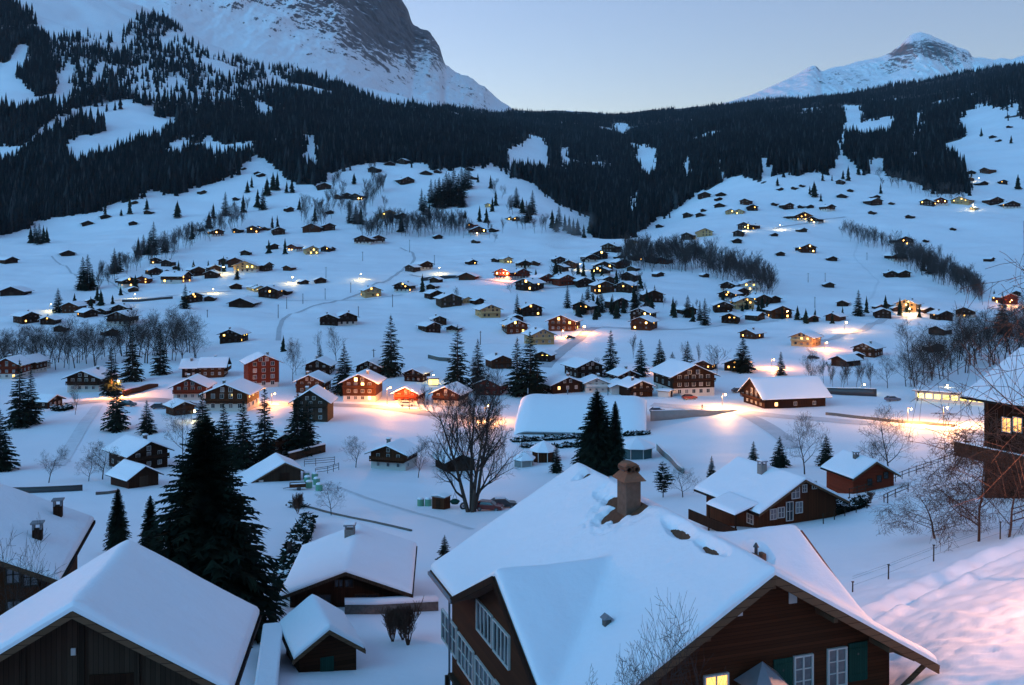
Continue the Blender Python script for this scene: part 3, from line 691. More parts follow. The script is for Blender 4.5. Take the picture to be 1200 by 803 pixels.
# ------------------------------------------------------------------ spruces of the lower village, nearer and larger
for px, py, h, lab in [
 (23,500,72,'broad dark spruce below the houses at the left edge'),(36,497,58,'slimmer dark spruce right of the broad one at left edge'),(0,552,66,'dark spruce cut by the left picture edge'),
 (155,447,58,'dark spruce rising left of the bare wood above lamp'),(188,439,48,'lone spruce standing before the bare wood'),(131,463,52,'lamp lit reddish spruce behind the orange street lamp'),
 (136,504,54,'dark spruce standing just below the orange street lamp'),(172,508,36,'bushy small conifer on the bank below parked cars'),
 (262,545,66,'dark spruce hiding the lower floor of brown house'),(285,548,72,'dense dark spruce middle of the group below lit road'),(310,543,82,'pointed spruce in front of the lit road snow'),(237,520,56,'spruce behind the crown of the big spruce'),
 (349,533,68,'left one of the twin spruces below grey gable'),(361,531,60,'right one of the twin spruces below grey gable'),
 (458,441,66,'tall spruce behind the lit chalets'),(403,462,54,'dark bushy conifer between two chalets'),(375,430,24,'small spruce above the middle chalet roofs'),(332,412,18,'small spruce right of the red house'),
 (536,460,72,'tall spruce above the long lit snow patch'),(560,456,54,'spruce right of the tallest one by dark chalet'),(606,463,62,'slim spruce rising left of the snow hall'),(621,463,68,'tall slim spruce touching the snow hall edge'),(630,466,38,'broad low conifer at the snow hall corner'),
 (716,441,50,'dark spruce above the chalets behind the hall'),(751,441,40,'spruce behind the chalet with garage'),(806,441,38,'reddish spruce beside the lane lamp'),(871,436,38,'lone spruce by the low lit house'),(777,445,32,'small spruce left of the large chalet'),(788,443,28,'low spruce touching the large chalet roof'),(915,440,26,'small thin spruce in the lamp light'),
 (652,554,32,'rounded bush conifer beside the small kiosk'),(834,560,24,'small conifer behind the brown chalet roof'),(883,545,26,'small conifer at the field edge'),(914,548,34,'dark conifer beside the leafless field tree'),(968,546,34,'spruce between the bare tree and small chalet'),(773,430,30,'small spruce in the orange lane light'),(1175,392,46,'dark broad spruce behind the right twigs')]:
    if h > 0: spruce(px, py, h, lab, 'spruces of the lower village', wid=1.25 if h < 40 else 1.05)
spruce(700, 556, 98, 'tallest spruce rising behind the big roof beside pavilion', 'spruces of the lower village', near=True, wid=1.1)
spruce(721, 556, 86, 'second tall spruce right of the tallest one by pavilion', 'spruces of the lower village', mesh=SPR_NEAR[1], wid=.9)
spruce(777, 583, 42, 'snowy young pine behind the brick chimney', 'spruces of the lower village', mesh=PINE[0], wid=1.1, name='pine_tree')
spruce(241, 742, 252, 'huge dark spruce behind the near barn roof', near=True, mesh=SPR_NEAR[0], wid=1.38)
spruce(138, 648, 76, 'young dark spruce left of the huge one', mesh=SPR_NEAR[1], wid=1.0)
spruce(176, 676, 96, 'thin young spruce touching the huge one', mesh=SPR_NEAR[1], wid=.95)
spruce(521, 668, 42, 'small spruce tip left of the big roof', mesh=SPR_MID[1], wid=1.3)

# ------------------------------------------------------------------ leafless woods and trees
bare_strip('slender grey leafless tree in the wood behind the left houses', 'trees of the left leafless wood', [(-5,432),(60,425),(140,424),(205,415),(232,424)], 62, 30, 52, 9, seed=1)
bare_strip('leafless tree on the rib between the two left meadows', 'leafless trees on the left rib', [(112,338),(150,315),(185,302),(205,295),(262,268),(285,262)], 22, 12, 24, 5, seed=2)
bare_strip('leafless tree scattered over the upper middle slope', 'leafless trees of the upper slope', [(352,262),(372,262),(395,245),(422,262),(440,232),(450,222)], 26, 13, 24, 12, seed=3)
bare_strip('leafless tree in the grove below the dense spruce clump', 'trees of the central leafless grove', [(430,275),(460,272),(487,274),(520,270),(548,275)], 26, 16, 28, 5, seed=4)
bare_strip('leafless tree on the snowy ridge beside the notch', 'leafless trees by the notch', [(575,225),(612,265),(640,272),(600,270),(570,285)], 16, 12, 22, 5, seed=5)
wood_mass('leafless_grove', 'thin leafless grove below the dense spruce clump', [(425,277),(460,272),(487,274),(520,270),(552,276)], 60, 14, 26, 6, 21)
wood_mass('leafless_grove', 'thin leafless grove on the upper middle slope', [(350,250),(372,262),(395,228),(422,262),(440,212),(452,240)], 46, 12, 22, 14, 22)
wood_mass('leafless_grove', 'thin leafless trees along the rib above the left hamlet', [(112,340),(150,316),(185,303),(205,296),(262,270),(290,258)], 60, 12, 24, 6, 23)
wood_mass('ravine_wood', 'brown leafless wood filling the middle ravine below the right hillside', [(728,312),(770,312),(800,312),(830,318),(870,330),(905,346)], 190, 16, 34, 7, 6)
bare_strip('leafless tree in the small wood on the right terrace', 'trees of the right terrace wood', [(988,276),(1005,283),(1025,290),(1043,292)], 30, 12, 22, 4, seed=7)
wood_mass('leafless_grove', 'thin leafless grove below the dense spruce clump', [(425,277),(460,272),(487,274),(520,270),(552,276)], 60, 14, 26, 6, 21)
wood_mass('leafless_grove', 'thin leafless grove on the upper middle slope', [(350,250),(372,262),(395,228),(422,262),(440,212),(452,240)], 46, 12, 22, 14, 22)
wood_mass('leafless_grove', 'thin leafless trees along the rib above the left hamlet', [(112,340),(150,316),(185,303),(205,296),(262,270),(290,258)], 60, 12, 24, 6, 23)
wood_mass('ravine_wood', 'brown leafless wood along the right ravine towards the right edge', [(1048,304),(1075,316),(1105,330),(1135,342),(1152,352)], 110, 16, 32, 6, 8)
bare_strip('thin leafless tree on the skirt of the right forest', 'leafless trees under the right forest', [(1030,215),(1060,220),(1090,230),(1130,236)], 26, 10, 18, 5, seed=9)
bare_strip('lamp tinted leafless tree behind the right edge chalet', 'leafless trees behind the edge chalet', [(1060,452),(1095,444),(1130,430),(1165,425),(1200,418),(1215,400)], 46, 32, 62, 10, red=True, seed=10)
bare_strip('slim leafless tree in the row above the dark wall', 'leafless trees above the dark wall', [(955,450),(985,455),(1025,452)], 11, 20, 34, 3, seed=11)
bare_strip('small leafless garden tree among the crowded village houses', 'garden trees of the village', [(600,345),(640,325),(700,335),(760,345),(740,315),(680,372),(720,366),(800,365),(850,368),(890,350)], 34, 8, 15, 6, seed=31)
for px, py, h, w_ in [(394,425,38,.9),(343,447,48,.7),(347,440,40,.6),(840,440,34,1.1),(742,420,26,1),(700,432,14,1),(948,455,40,.8),(372,420,30,.5),(800,430,30,.6),(818,432,28,.6),(1040,455,36,.9),(1075,470,42,1),(535,352,16,1)]:
    bare(px, py, h, {394:'bushy leafless tree behind the middle chalets',343:'dense leafless tree right of the red house',347:'thin leafless tree beside the dense one by red house',840:'rounded leafless tree above the low lit house',742:'leafless tree between two dark spruces',700:'tiny leafless tree on the lane bank',948:'leafless tree right of the long chalet',372:'slender leafless tree above the middle chalets',800:'slender leafless tree left of the lane lamp',818:'slender leafless tree by the dark spruce',1040:'leafless tree behind the road wall',1075:'leafless tree in front of the yellow lit hall',535:'small leafless tree on the central field'}[px], 'single leafless trees', wid=w_)
for px, py, h, lab, w_ in [(417,548,36,'many stemmed leafless shrub tree by the field chalet',1.2),(57,566,40,'gnarled leafless fruit tree on the left field',1.2),(120,562,44,'leafless orchard tree left of the low chalet',1.2),(104,564,30,'leafless bush tree at the orchard edge',1.3),(135,563,34,'leafless tree touching the low chalet',1.2),(490,560,40,'leafless tree right of the field chalet',1.2),
   (943,556,72,'large leafless tree beside the field and brown roof',1.0),(1041,558,82,'spreading leafless tree on the right field',1.1),(1025,556,40,'leafless bush at the foot of the spreading tree',1.3),(800,583,36,'leafless bush tree right of the young pine',1.3),(88,486,34,'pruned leafless tree beside the left track',.8),(215,545,70,'tall leafless tree left of the spruce group',.9)]:
    if h > 1: bare(px, py, h, lab, 'leafless trees of the valley floor', wid=w_, mesh=random.choice(BARE_MID))
MAPLE = bare_mesh('maple', 5, levels=4, kids=(9, 8, 7, 6), spread=.5, trunk_r=.018, upright=.42, tmin=.0006, stems=4, first=.16, ratio=(.42, .62), sides=(8, 6, 4, 3, 3))
bare(552, 600, 168, 'huge leafless tree with dense dark crown on the valley floor', mesh=MAPLE, wid=.8)
# ------------------------------------------------------------------ chalets of the village
PLANES = {}
def win_mesh(w, h, lit, bars=True, frame='white'):
    key = (round(w, 1), round(h, 1), lit, frame)
    if key in PLANES: return PLANES[key]
    w, h = max(.3, key[0]), max(.3, key[1]); mb = MB(); f = .07 if w > .6 else .05
    mb.box(-w/2, w/2, -.02, .03, 0, h, 1)                                  # pane
    for x0, x1, z0, z1 in ((-w/2-f, -w/2, -f, h+f), (w/2, w/2+f, -f, h+f), (-w/2, w/2, h, h+f), (-w/2, w/2, -f, 0), (-f*.35, f*.35, 0, h)):
        mb.box(x0, x1, -.07, .03, z0, z1, 0)
    pane = {0: 'glass', 1: 'litwin', 2: 'litbright', 3: 'lityellow', 4: 'curtain', 5: 'dimyellow'}[lit]
    PLANES[key] = mb.mesh('window', [M[frame], M[pane]])
    return PLANES[key]
SHUT = MB().box(-.02, .42, -.05, .02, 0, 1.15).mesh('shutter', M['green'])

def snow_slab(name, parent, hfun, x0, x1, y0, y1, th, nx, ny, eps=.25, seed=0, mat='roof_snow', hole=None, edge=.45):
    """snow lying on a roof surface hfun(x, y): thick in the middle, rounded at the edges"""
    xs = np.linspace(x0, x1, nx); ys = np.linspace(y0, y1, ny); X, Y = np.meshgrid(xs, ys, indexing='ij')
    H = hfun(X, Y)
    ex = np.minimum(X - x0, x1 - X); ey = np.minimum(Y - y0, y1 - Y); e = np.minimum(ex, ey)
    q = np.clip(1 - e / edge, 0, 1)
    t = th * (.42 + .58 * np.sqrt(np.clip(1 - q ** 2, 0, 1)))
    t = t * (1 + .22 * fbm(X / 1.9 + seed, Y / 2.6, 4, seed) + .1 * fbm(X / 6 + seed, Y / .9, 3, seed + 2)) + .02 * fbm(X / .5, Y / .5 + seed, 2, seed)
    Ht = H + t
    t = t * (1 + .55 * q * fbm(X / .8 + seed, Y / .8, 3, seed + 7)) if nx > 60 else t
    if nx > 12:
        sx = max(.8, eps / (xs[1] - xs[0])); Hs = smooth1(smooth1(Ht, sx, 0), max(.8, eps / (ys[1] - ys[0])), 1)
        k = np.clip(e / (edge * 1.5), 0, 1); Ht = Ht * (1 - k) + Hs * k
    if hole is not None:
        k = np.clip((hole(X, Y) - 1) / 1.3, 0, 1); Ht = np.where(k <= 0, H - .03, H + (Ht - H) * k ** .7)
    top = np.stack([X, Y, Ht], -1).reshape(-1, 3); bot = np.stack([X, Y, np.minimum(H + .004, Ht - .006)], -1).reshape(-1, 3)
    f = grid_faces(nx, ny)
    n = nx * ny; idx = np.arange(n).reshape(nx, ny)
    ring = np.concatenate([idx[:, 0], idx[-1, 1:], idx[-2::-1, -1], idx[0, -2:0:-1]]); r2 = np.roll(ring, -1)
    side = np.stack([ring, ring + n, r2 + n, r2], 1)[:, ::-1]
    me = np_mesh(name, np.concatenate([top, bot]), np.concatenate([f, f[:, ::-1] + n, side]), [M[mat]], smooth=True)
    try: me.set_sharp_from_angle(angle=R(60))
    except Exception: pass
    return link(name, me, parent)

def gable_roof(parent, w, l, ov, eave, pitch, y_front, snow=.38, far=False, seed=0, cut=1.0, mat='roof'):
    """two pitched slabs; ridge along y. w body width, eave height at the wall"""
    hw = w / 2 + ov; rise = math.tan(pitch); zr = eave + (w / 2) * rise; t = .16
    y0, y1 = y_front - ov, y_front + l + ov
    prof = [(-hw, zr - hw * rise), (-hw, zr - hw * rise - t), (0, zr - t), (hw, zr - hw * rise - t), (hw, zr - hw * rise), (0, zr)]
    r = MB().prism(prof, y0, y1).build('roof', M[mat], parent)
    hf = lambda X, Y: zr - np.abs(X) * rise
    if far: nx, ny = 7, 4
    else: nx, ny = 25, 20
    s = snow_slab('snow_cover', r, hf, -hw - .03, hw + .03, y0 - .03, y1 + .03, snow, nx, ny, .3, seed, edge=.5)
    return r, zr

HC = [0]
def chalet(px, py, wpx, yaw=0.0, style='dark', lit=0, label='', group=None, kind='chalet', cat='house', floors=None, lr=1.15, plinth=None, pitch=22, chimney=None, d=None,
           win=None, balcony=None, sink=1.6, snow=None, wscale=1.0, litkind=1, shutters=False, cols=None, hbs=1.0):
    """gable end towards the viewer at yaw 0; wpx is the roof width in photograph pixels"""
    p = ground(px, py) if d is None else at(px, py, d)
    d = p.y; HC[0] += 1; r = random.Random(HC[0] * 13 + int(px) * 7 + int(py))
    az = math.atan2(-p.x, p.y); far = wpx < 30
    W = wpx * math.hypot(p.x, p.y) / math.hypot(p.x, p.y) * d / F
    a = abs(math.sin(R(yaw))); c = abs(math.cos(R(yaw)))
    W = (1.5 if far else 1.27) * W / (c + lr * a)
    ov = min(1.3, .1 * W); w = W - 2 * ov; l = w * lr
    if floors is None: floors = 1 if w < 7 else 2
    if kind in ('barn', 'hut'): floors = 1
    hbk = hbs; hb = {1: max(1.9, min(2.9, .38 * w)), 2: min(5.0, .46 * w), 3: min(8.0, .62 * w), 4: .85 * w}[floors] * hbk
    t = thing(kind, label, cat, (p.x, p.y, p.z), az + R(yaw), group)
    eave = hb; rise = math.tan(R(pitch)); zr = eave + w / 2 * rise
    y0 = 0.0
    if abs(yaw) > 1: y0 = -l / 2 * (1 - c * c)                             # keep the near corner about at the pixel
    wallm = M[style]
    hp = 0 if plinth is None else hb * plinth
    wt = MB()
    prof = [(-w/2, hp if hp else -sink), (w/2, hp if hp else -sink), (w/2, eave - .17), (0, zr - .17), (-w/2, eave - .17)]
    wt.prism(prof, y0, y0 + l)
    wall = wt.build('wall', wallm, t)
    if hp: MB().box(-w/2 + .05, w/2 - .05, y0 + .05, y0 + l - .05, -sink, hp).build('ground_floor', M['plaster'], t)
    gable_roof(t, w, l, ov, eave, R(pitch), y0, snow if snow is not None else r.uniform(.26, .38), far, HC[0])
    if chimney is None: chimney = w > 6.5 and kind == 'chalet' and r.random() < .75
    if chimney:
        cx = r.choice((-1, 1)) * w * .18; cy = y0 + l * r.uniform(.35, .65); cz = zr - abs(cx) * rise; s = .32
        ch = MB().box(cx - s, cx + s, cy - s, cy + s, cz - .4, cz + .95).build('chimney', M['stone'], t)
        MB().box(cx - s - .12, cx + s + .12, cy - s - .12, cy + s + .12, cz + 1.0, cz + 1.12).box(cx - s - .06, cx + s + .06, cy - s - .06, cy + s + .06, cz + 1.125, cz + 1.38, 1).box(cx - s*.7, cx + s*.7, cy - s*.7, cy + s*.7, cz + .93, cz + 1.02).build('chimney_cap', [M['stone'], M['roof_snow']], ch)
    # windows: rows on the gable, some on the long sides
    fh = hb / floors if floors else hb
    ww = min(1.0, max(.5, w * .085)) * wscale; wh = ww * 1.15
    def place(x, z, face, lt):
        o = link('window', win_mesh(ww, wh, lt, frame='fascia' if far and style != 'plaster' else 'white'), t)
        if face == 'f': o.location = (x, y0 - .01, z)
        elif face == 'l': o.location = (-w/2 - .01, x, z); o.rotation_euler.z = R(-90)
        else: o.location = (w/2 + .01, x, z); o.rotation_euler.z = R(90)
        if shutters:
            for sgn in (-1, 1):
                sh = link('shutter', SHUT, o); sh.location = (-ww/2 - .1 - .42 if sgn < 0 else ww/2 + .1, 0, 0)
    if kind == 'chalet':
        ncol = cols or (2 if wpx < 13 else 3 if w < 10 else 4)
        spots = []
        for fl in range(floors):
            z = fl * fh + fh * .38
            for k in range(ncol):
                spots.append(((k + .5) / ncol * w * .86 - w * .43, z, 'f'))
        if wpx > 15: spots += [(-w * .1, eave + .15, 'f'), (w * .1, eave + .15, 'f')] if w > 8 else [(0, eave + .1, 'f')]
        if wpx > 13 and abs(yaw) > 12:
            side = 'r' if yaw < 0 else 'l'
            for fl in range(floors):
                for k in range(3): spots.append((y0 + (k + .6) / 3.2 * l, fl * fh + fh * .38, side))
        if win is not None: spots = [s for s in spots if r.random() < win]
        nl = min(lit, len(spots)); li = set(r.sample(range(len(spots)), nl)) if nl else set()
        for i, s in enumerate(spots):
            place(*s, litkind if i in li else r.choice((0, 0, 4)))
        if balcony is None: balcony = floors >= 2 and wpx > 17
        if balcony:
            z = fh * (floors - 1) + .1; dp = min(1.2, ov + .1)
            b = MB(); b.box(-w/2 + .1, w/2 - .1, y0 - dp, y0 - .02, z - .14, z)
            b.box(-w/2 + .1, w/2 - .1, y0 - dp, y0 - dp + .06, z + .25, z + .95)
            for k in range(7): b.box(-w/2 + .1 + k * (w - .3) / 6, -w/2 + .2 + k * (w - .3) / 6, y0 - dp, y0 - dp + .08, z, z + .25)
            b.build('balcony', wallm, t)
    else:
        if wpx > 9:
            dw = min(2.4, w * .3); MB().box(-dw/2, dw/2, y0 - .06, y0 - .01, -.3, min(2.2, hb * .9)).build('door', M['grey'], t)
    return t

STY = {'d': ('dark', 'dark wooden'), 'b': ('brown', 'brown wooden'), 'g': ('grey', 'grey'), 'r': ('red', 'reddish wooden'), 't': ('tan', 'tan tinted'), 'p': ('plaster', 'pale walled')}
def house_zone(phrase, group, rows, big=None):
    """rows: px, py, width px, code (style letter, c chalet / n barn, lit digit[, yellow y / bright w]), yaw"""
    rows = sorted(rows)
    for i, row in enumerate(rows):
        px, py, wp, code = row[:4]; r = random.Random(int(px * 31 + py))
        yaw = row[4] if len(row) > 4 else r.choice((-32, -24, -15, -8, 8, 16, 25, 33))
        sty, adj = STY[code[0]]; barn = code[1] == 'n'; lit = int(code[2]) if len(code) > 2 else 0
        lk = 3 if 'y' in code else 2 if 'w' in code else 1
        n = nth(i, len(rows))
        noun = 'barn' if barn else 'chalet'
        lab = f"{adj} {noun}{(' with yellow lit windows' if lk == 3 else ' with lit windows') if lit else ''}, {n + ' ' if n else ''}{phrase}"
        if len(lab.split()) > 16: lab = lab.replace(' wooden', '')
        if len(lab.split()) > 16: lab = lab.replace('with yellow lit windows', 'with lit windows')
        chalet(px, py + .02 * wp, wp, yaw, sty, lit, lab, group, 'barn' if barn else 'chalet', 'barn' if barn else 'house', litkind=lk, win=.85, plinth=.42 if (not barn and r.random() < .35 and wp > 14) else None, wscale=1.05)

house_zone('on the far left meadow', 'barns on the far left meadow', [(12,308,19,'dn'),(80,300,14,'dn'),(103,264,11,'dn'),(156,264,8,'dn',5),(124,256,10,'dn'),(173,251,10,'dn'),(158,239,8,'gn'),(238,227,9,'gn'),(14,346,27,'dn',-20)])
house_zone('on the rib under the left forest', 'chalets on the left rib', [(255,277,15,'dc2w'),(277,273,11,'dc1'),(236,271,8,'dn'),(296,273,13,'bc2'),(276,235,8,'dn'),(287,299,11,'dn')])
house_zone('in the upper left hamlet', 'chalets of the upper left hamlet', [(262,310,13,'dc0',-20),(252,319,14,'dc0',15),(247,326,15,'dc1',-15),(232,323,18,'dc0',18),(276,313,18,'bc0',-14),(287,319,24,'tc3y',-10),(277,339,12,'dn'),(299,340,13,'tc2y')])
house_zone('in the middle left hamlet', 'chalets of the middle left hamlet', [(182,309,11,'dc1w'),(195,312,14,'dc0'),(206,316,7,'dn'),(182,322,15,'dc1',20),(194,321,11,'bc0'),(209,331,27,'bc4',62),(139,331,9,'dn'),(153,336,19,'dc3',18),(167,332,15,'rc2',-20),(157,342,10,'gn')])
house_zone('along the lower left lane', 'chalets of the lower left lane', [(107,356,10,'dn'),(83,366,22,'bc0',-28),(92,359,10,'dc0'),(106,371,19,'dc1',26),(119,368,15,'dc0'),(140,368,19,'dc0',-18),(139,381,29,'dc0',-24),(35,378,23,'dc1',25),(56,380,19,'dc1',-25)])
house_zone('right of the lower left lane', 'chalets right of the lower left lane', [(228,354,20,'dc3',20),(245,353,12,'dc0'),(282,360,33,'dn0',-16)])
house_zone('under the upper forest edge', 'chalets under the upper forest edge', [(307,207,9,'dn'),(457,194,11,'dn'),(472,192,12,'dc0'),(499,205,12,'dn'),(512,203,8,'dn'),(477,215,18,'dc0'),(437,202,13,'dc0'),(550,200,8,'dn'),(554,210,7,'dn'),(286,199,6,'dn'),(302,205,7,'dn')])
house_zone('on the upper middle slope', 'chalets on the upper middle slope', [(340,248,10,'dc0'),(387,251,9,'dn'),(380,222,14,'dc0'),(396,233,10,'bc0'),(417,234,14,'dc2w'),(407,233,12,'dc0'),(456,255,18,'tc2y',12),(471,256,12,'dc0')])
house_zone('on the left central terrace', 'chalets on the left central terrace', [(365,272,20,'bc0',-14),(386,270,14,'dc0',14),(327,275,13,'dc0'),(311,270,9,'bc0'),(303,270,10,'rc1')])
house_zone('among the central trees', 'chalets among the central trees', [(552,267,11,'rc1'),(561,275,17,'bc2w',8),(577,272,10,'dn'),(514,280,10,'dn'),(556,285,9,'gn'),(572,243,8,'tc1y'),(598,258,8,'tc1w'),(605,259,9,'bc1w')])
house_zone('in the row on the central meadow', 'chalets of the central meadow row', [(425,286,20,'dc0',-16),(443,285,17,'dc0',16),(321,292,12,'dc0'),(343,294,15,'rc2w'),(366,298,15,'tc3y',10),(381,295,11,'dc1'),(389,294,9,'dc0')])
house_zone('on the lower central meadow', 'chalets of the lower central meadow', [(310,317,20,'gc0',50),(337,317,13,'bn'),(357,333,11,'dn'),(376,332,12,'dn'),(314,349,23,'dc2',-16),(305,342,14,'tc2y',18),(332,345,14,'dn'),(437,348,20,'tc3',14),(471,342,21,'dc3',-24)])
house_zone('along the upper lamp lit road', 'chalets along the upper lamp road', [(481,318,15,'dc0'),(499,316,19,'dc0',28),(509,331,13,'dn'),(505,339,13,'dn'),(547,328,20,'bn',-14),(554,310,12,'dc1'),(595,308,13,'tc2y'),(580,307,10,'dn'),(590,327,25,'rc4w',-30)])
house_zone('below the upper lamp lit road', 'chalets below the upper lamp road', [(511,350,18,'dc0',25),(529,359,25,'gc0',14),(548,355,14,'tc0',20),(561,356,15,'dn'),(575,372,25,'tc0',16),(596,380,15,'dc0')])
house_zone('on the open field', 'chalets on the open field', [(385,381,20,'dc0',-10),(407,381,23,'dc0',10),(507,389,22,'dc0',30),(530,389,16,'dc0',-20),(515,381,16,'dc0')])
house_zone('in the hindmost village row', 'chalets of the hindmost core row', [(615,314,15,'dc0'),(626,311,10,'bc0'),(656,309,14,'dc0'),(686,307,9,'dn'),(693,307,17,'dc0'),(703,304,19,'dc1w'),(714,295,19,'dc0',-20),(727,304,11,'dc0'),(747,305,15,'bc1w'),(763,308,17,'dc0'),(777,309,15,'rc0')])
house_zone('in the second village row', 'chalets of the second core row', [(667,314,15,'dc0'),(655,318,15,'dc0'),(708,318,19,'dc1'),(702,324,19,'dc3w',-10),(730,314,19,'bc0',24),(740,318,13,'gn'),(736,329,19,'dc0'),(773,324,12,'dn',35),(827,325,10,'gn',30),(611,327,23,'rc0',30)])
house_zone('in the middle village row', 'chalets of the middle core row', [(641,333,23,'rc0',28),(663,334,23,'rc0',30),(685,336,19,'dc0',20),(616,340,27,'dc3w',-30),(713,333,17,'dc0'),(709,343,23,'bc3',16),(731,342,21,'dc2',-22)])
house_zone('in the front village row', 'chalets of the front core row', [(766,354,23,'dc0',14),(726,361,23,'dc1',30),(682,367,25,'dc3',-26),(624,370,24,'dc3',16),(808,368,19,'dc0'),(606,377,14,'dc0')])
house_zone('in the hamlet right of the core', 'chalets of the hamlet right of the core', [(853,341,19,'dc0',-18),(881,341,21,'pc4y',14),(870,347,18,'dc0',25),(852,352,21,'dc3',-20),(873,362,23,'tc3',18),(848,366,19,'dc1'),(893,356,21,'gc1',30),(887,374,19,'gc0',55),(855,379,18,'dc2'),(907,355,18,'dn')])
house_zone('on the right hillside above the ravine', 'houses above the middle ravine', [(805,255,10,'dc0'),(820,254,10,'dn'),(824,248,7,'dn'),(826,232,12,'dc0'),(845,230,10,'dn'),(843,235,8,'dn'),(843,243,11,'dn'),(856,251,9,'tc1w'),(866,251,9,'tc1w'),(882,247,11,'dc1'),(873,240,12,'bc0')])
house_zone('on the ravine terrace', 'houses on the ravine terrace', [(872,269,15,'dc3y'),(882,268,11,'dc0'),(865,277,11,'dc0'),(864,285,11,'dn'),(826,277,16,'tc0',8),(805,281,14,'dc1y'),(742,285,8,'tc1y'),(772,267,8,'dn'),(908,277,8,'dn')])
house_zone('on the upper right meadow', 'barns on the upper right meadow', [(915,223,7,'dn'),(930,222,7,'dn'),(939,219,6,'dn'),(984,216,9,'dc0'),(996,225,6,'dn'),(907,241,8,'dn'),(924,245,14,'dc0'),(938,244,8,'dn'),(950,244,8,'dn'),(972,247,15,'dc0',40),(986,232,10,'dn')])
house_zone('on the middle right meadow', 'houses on the middle right meadow', [(940,258,25,'dc5',30),(953,262,15,'dc2w'),(1027,233,10,'dn'),(1026,240,17,'dc0',35),(1044,240,6,'dn'),(941,272,11,'gn'),(1021,251,8,'dn'),(1065,256,9,'dn'),(1084,284,6,'dn')])
house_zone('on the lower right meadow', 'houses on the lower right meadow', [(915,300,9,'dn'),(947,296,19,'bc3w',20),(937,294,9,'dn'),(976,306,11,'dn'),(1060,287,21,'dc2',25),(1054,306,21,'dc0',30),(1045,325,13,'dc0'),(1060,325,15,'dc0',25),(972,337,12,'gn'),(1160,306,10,'dn',60),(1116,270,6,'dn')])
house_zone('in the row under the right forest', 'houses under the right forest', [(1086,241,15,'dc1'),(1100,240,21,'rc3w',30),(1125,239,19,'tc3',-16),(1140,246,8,'tc1w'),(1167,239,18,'dc0',30),(1186,244,18,'dc1',20)])
house_zone('on the right edge meadow', 'barns on the right edge meadow', [(1137,212,9,'dn'),(1152,217,13,'dn'),(1138,204,9,'dn'),(1117,212,8,'dn'),(1155,203,14,'bc0'),(1176,216,9,'dc1'),(1135,223,6,'dn'),(1163,162,7,'dn'),(1171,166,6,'dn'),(1182,150,6,'dn')])
house_zone('by the right valley lane', 'houses by the right valley lane', [(916,373,25,'bc2',18),(952,377,17,'dc0'),(976,376,19,'bc0'),(987,359,12,'dn'),(1032,363,13,'dc0'),(1041,361,9,'dc0'),(1062,365,23,'tc3w',-14),(1052,365,11,'dc0'),(1035,373,17,'dc0')])
house_zone('behind the twigs at the right edge', 'houses behind the right twigs', [(1089,367,15,'dc1'),(1107,375,21,'dc1',30),(1182,356,23,'rc3w',30),(1190,347,13,'dc0'),(1098,392,21,'dn',-24),(1097,412,21,'gn',24),(1130,372,18,'dc1')])

# ------------------------------------------------------------------ chalets of the lower village, each with its own look
G1 = 'chalets of the lower village'
def C(*a, **k): k.setdefault('group', G1); return chalet(*a, **k)
C(9,444,38,-24,'red',2,'red brown house with lit upper window at the left edge',floors=3,plinth=.35,pitch=28,win=.9)
C(32,437,32,-30,'brown',1,'brown house with lit lower window, second from left edge',floors=3,plinth=.3,pitch=28)
C(53,432,14,30,'plaster',0,'small pale house right of the left edge pair',floors=1)
C(99,459,50,-26,'dark',0,'broad dark chalet with pale ground floor before the bare wood',floors=2,plinth=.45,lr=1.0,cols=4,win=1)
C(57,477,38,50,'dark',0,'low dark house with snowy roof right of the broad spruce',floors=1,lr=1.2)
C(131,394,17,18,'dark',0,'small dark barn above the bare wood',kind='barn',cat='barn')
C(70,389,15,-18,'dark',0,'small dark hut hidden in the bare wood',kind='hut',cat='barn')
C(222,469,44,-14,'red',0,'red brown chalet with pale ground floor and parked cars below',floors=2,plinth=.5,lr=1.0,cols=4,win=1,pitch=25)
C(230,440,30,78,'dark',0,'long dark chalet seen from its eave side above parked cars',floors=2,lr=1.0,pitch=30)
C(252,440,30,80,'brown',0,'brown shed with steep snowy roof right of the long eave side chalet',floors=2,lr=.9,pitch=30)
C(270,402,27,-20,'dark',4,'dark chalet with yellow lit windows alone on the field',floors=2,litkind=3)
C(266,482,60,-18,'brown',1,'wide brown chalet with one lit window hidden behind spruces',floors=2,lr=1.0,plinth=.4)
C(309,454,40,10,'red',0,'tall red house with white window frames and four storeys',floors=4,lr=.9,cols=3,win=1,pitch=24,plinth=.18,wscale=1.25,balcony=False)
C(372,440,34,-14,'dark',1,'dark chalet with one lit window behind the middle pair',floors=2,pitch=24)
C(363,461,40,-16,'brown',2,'brown chalet with two lit windows above the grey gable',floors=2,pitch=24,cols=3,win=1)
C(364,494,46,-12,'grey',0,'grey gabled house behind the twin spruces',floors=3,pitch=32,lr=.9)
C(432,442,36,-16,'dark',0,'dark chalet right behind the orange lit chalet',floors=2,pitch=24)
C(421,471,46,-12,'brown',3,'brown chalet with bright garage door beside the lit snow',floors=3,pitch=25,plinth=.3,cols=4,win=1,litkind=2)
C(476,473,36,-18,'red',2,'orange lit chalet with a white car at its front',floors=2,pitch=25,plinth=.3,win=1)
C(485,447,30,-22,'dark',0,'dark chalet roof behind the orange lit chalet',floors=2)
C(523,475,42,-20,'brown',0,'brown chalet with pale ground floor right of the lit snow',floors=2,plinth=.4,pitch=25)
C(572,463,38,-20,'red',0,'red brown chalet hidden behind the huge leafless tree',floors=2)
C(588,432,26,18,'brown',0,'brown chalet between the dark spruces',floors=2)
C(636,404,35,18,'tan',0,'tan chalet with broad snow roof beside the lane',floors=2,pitch=24)
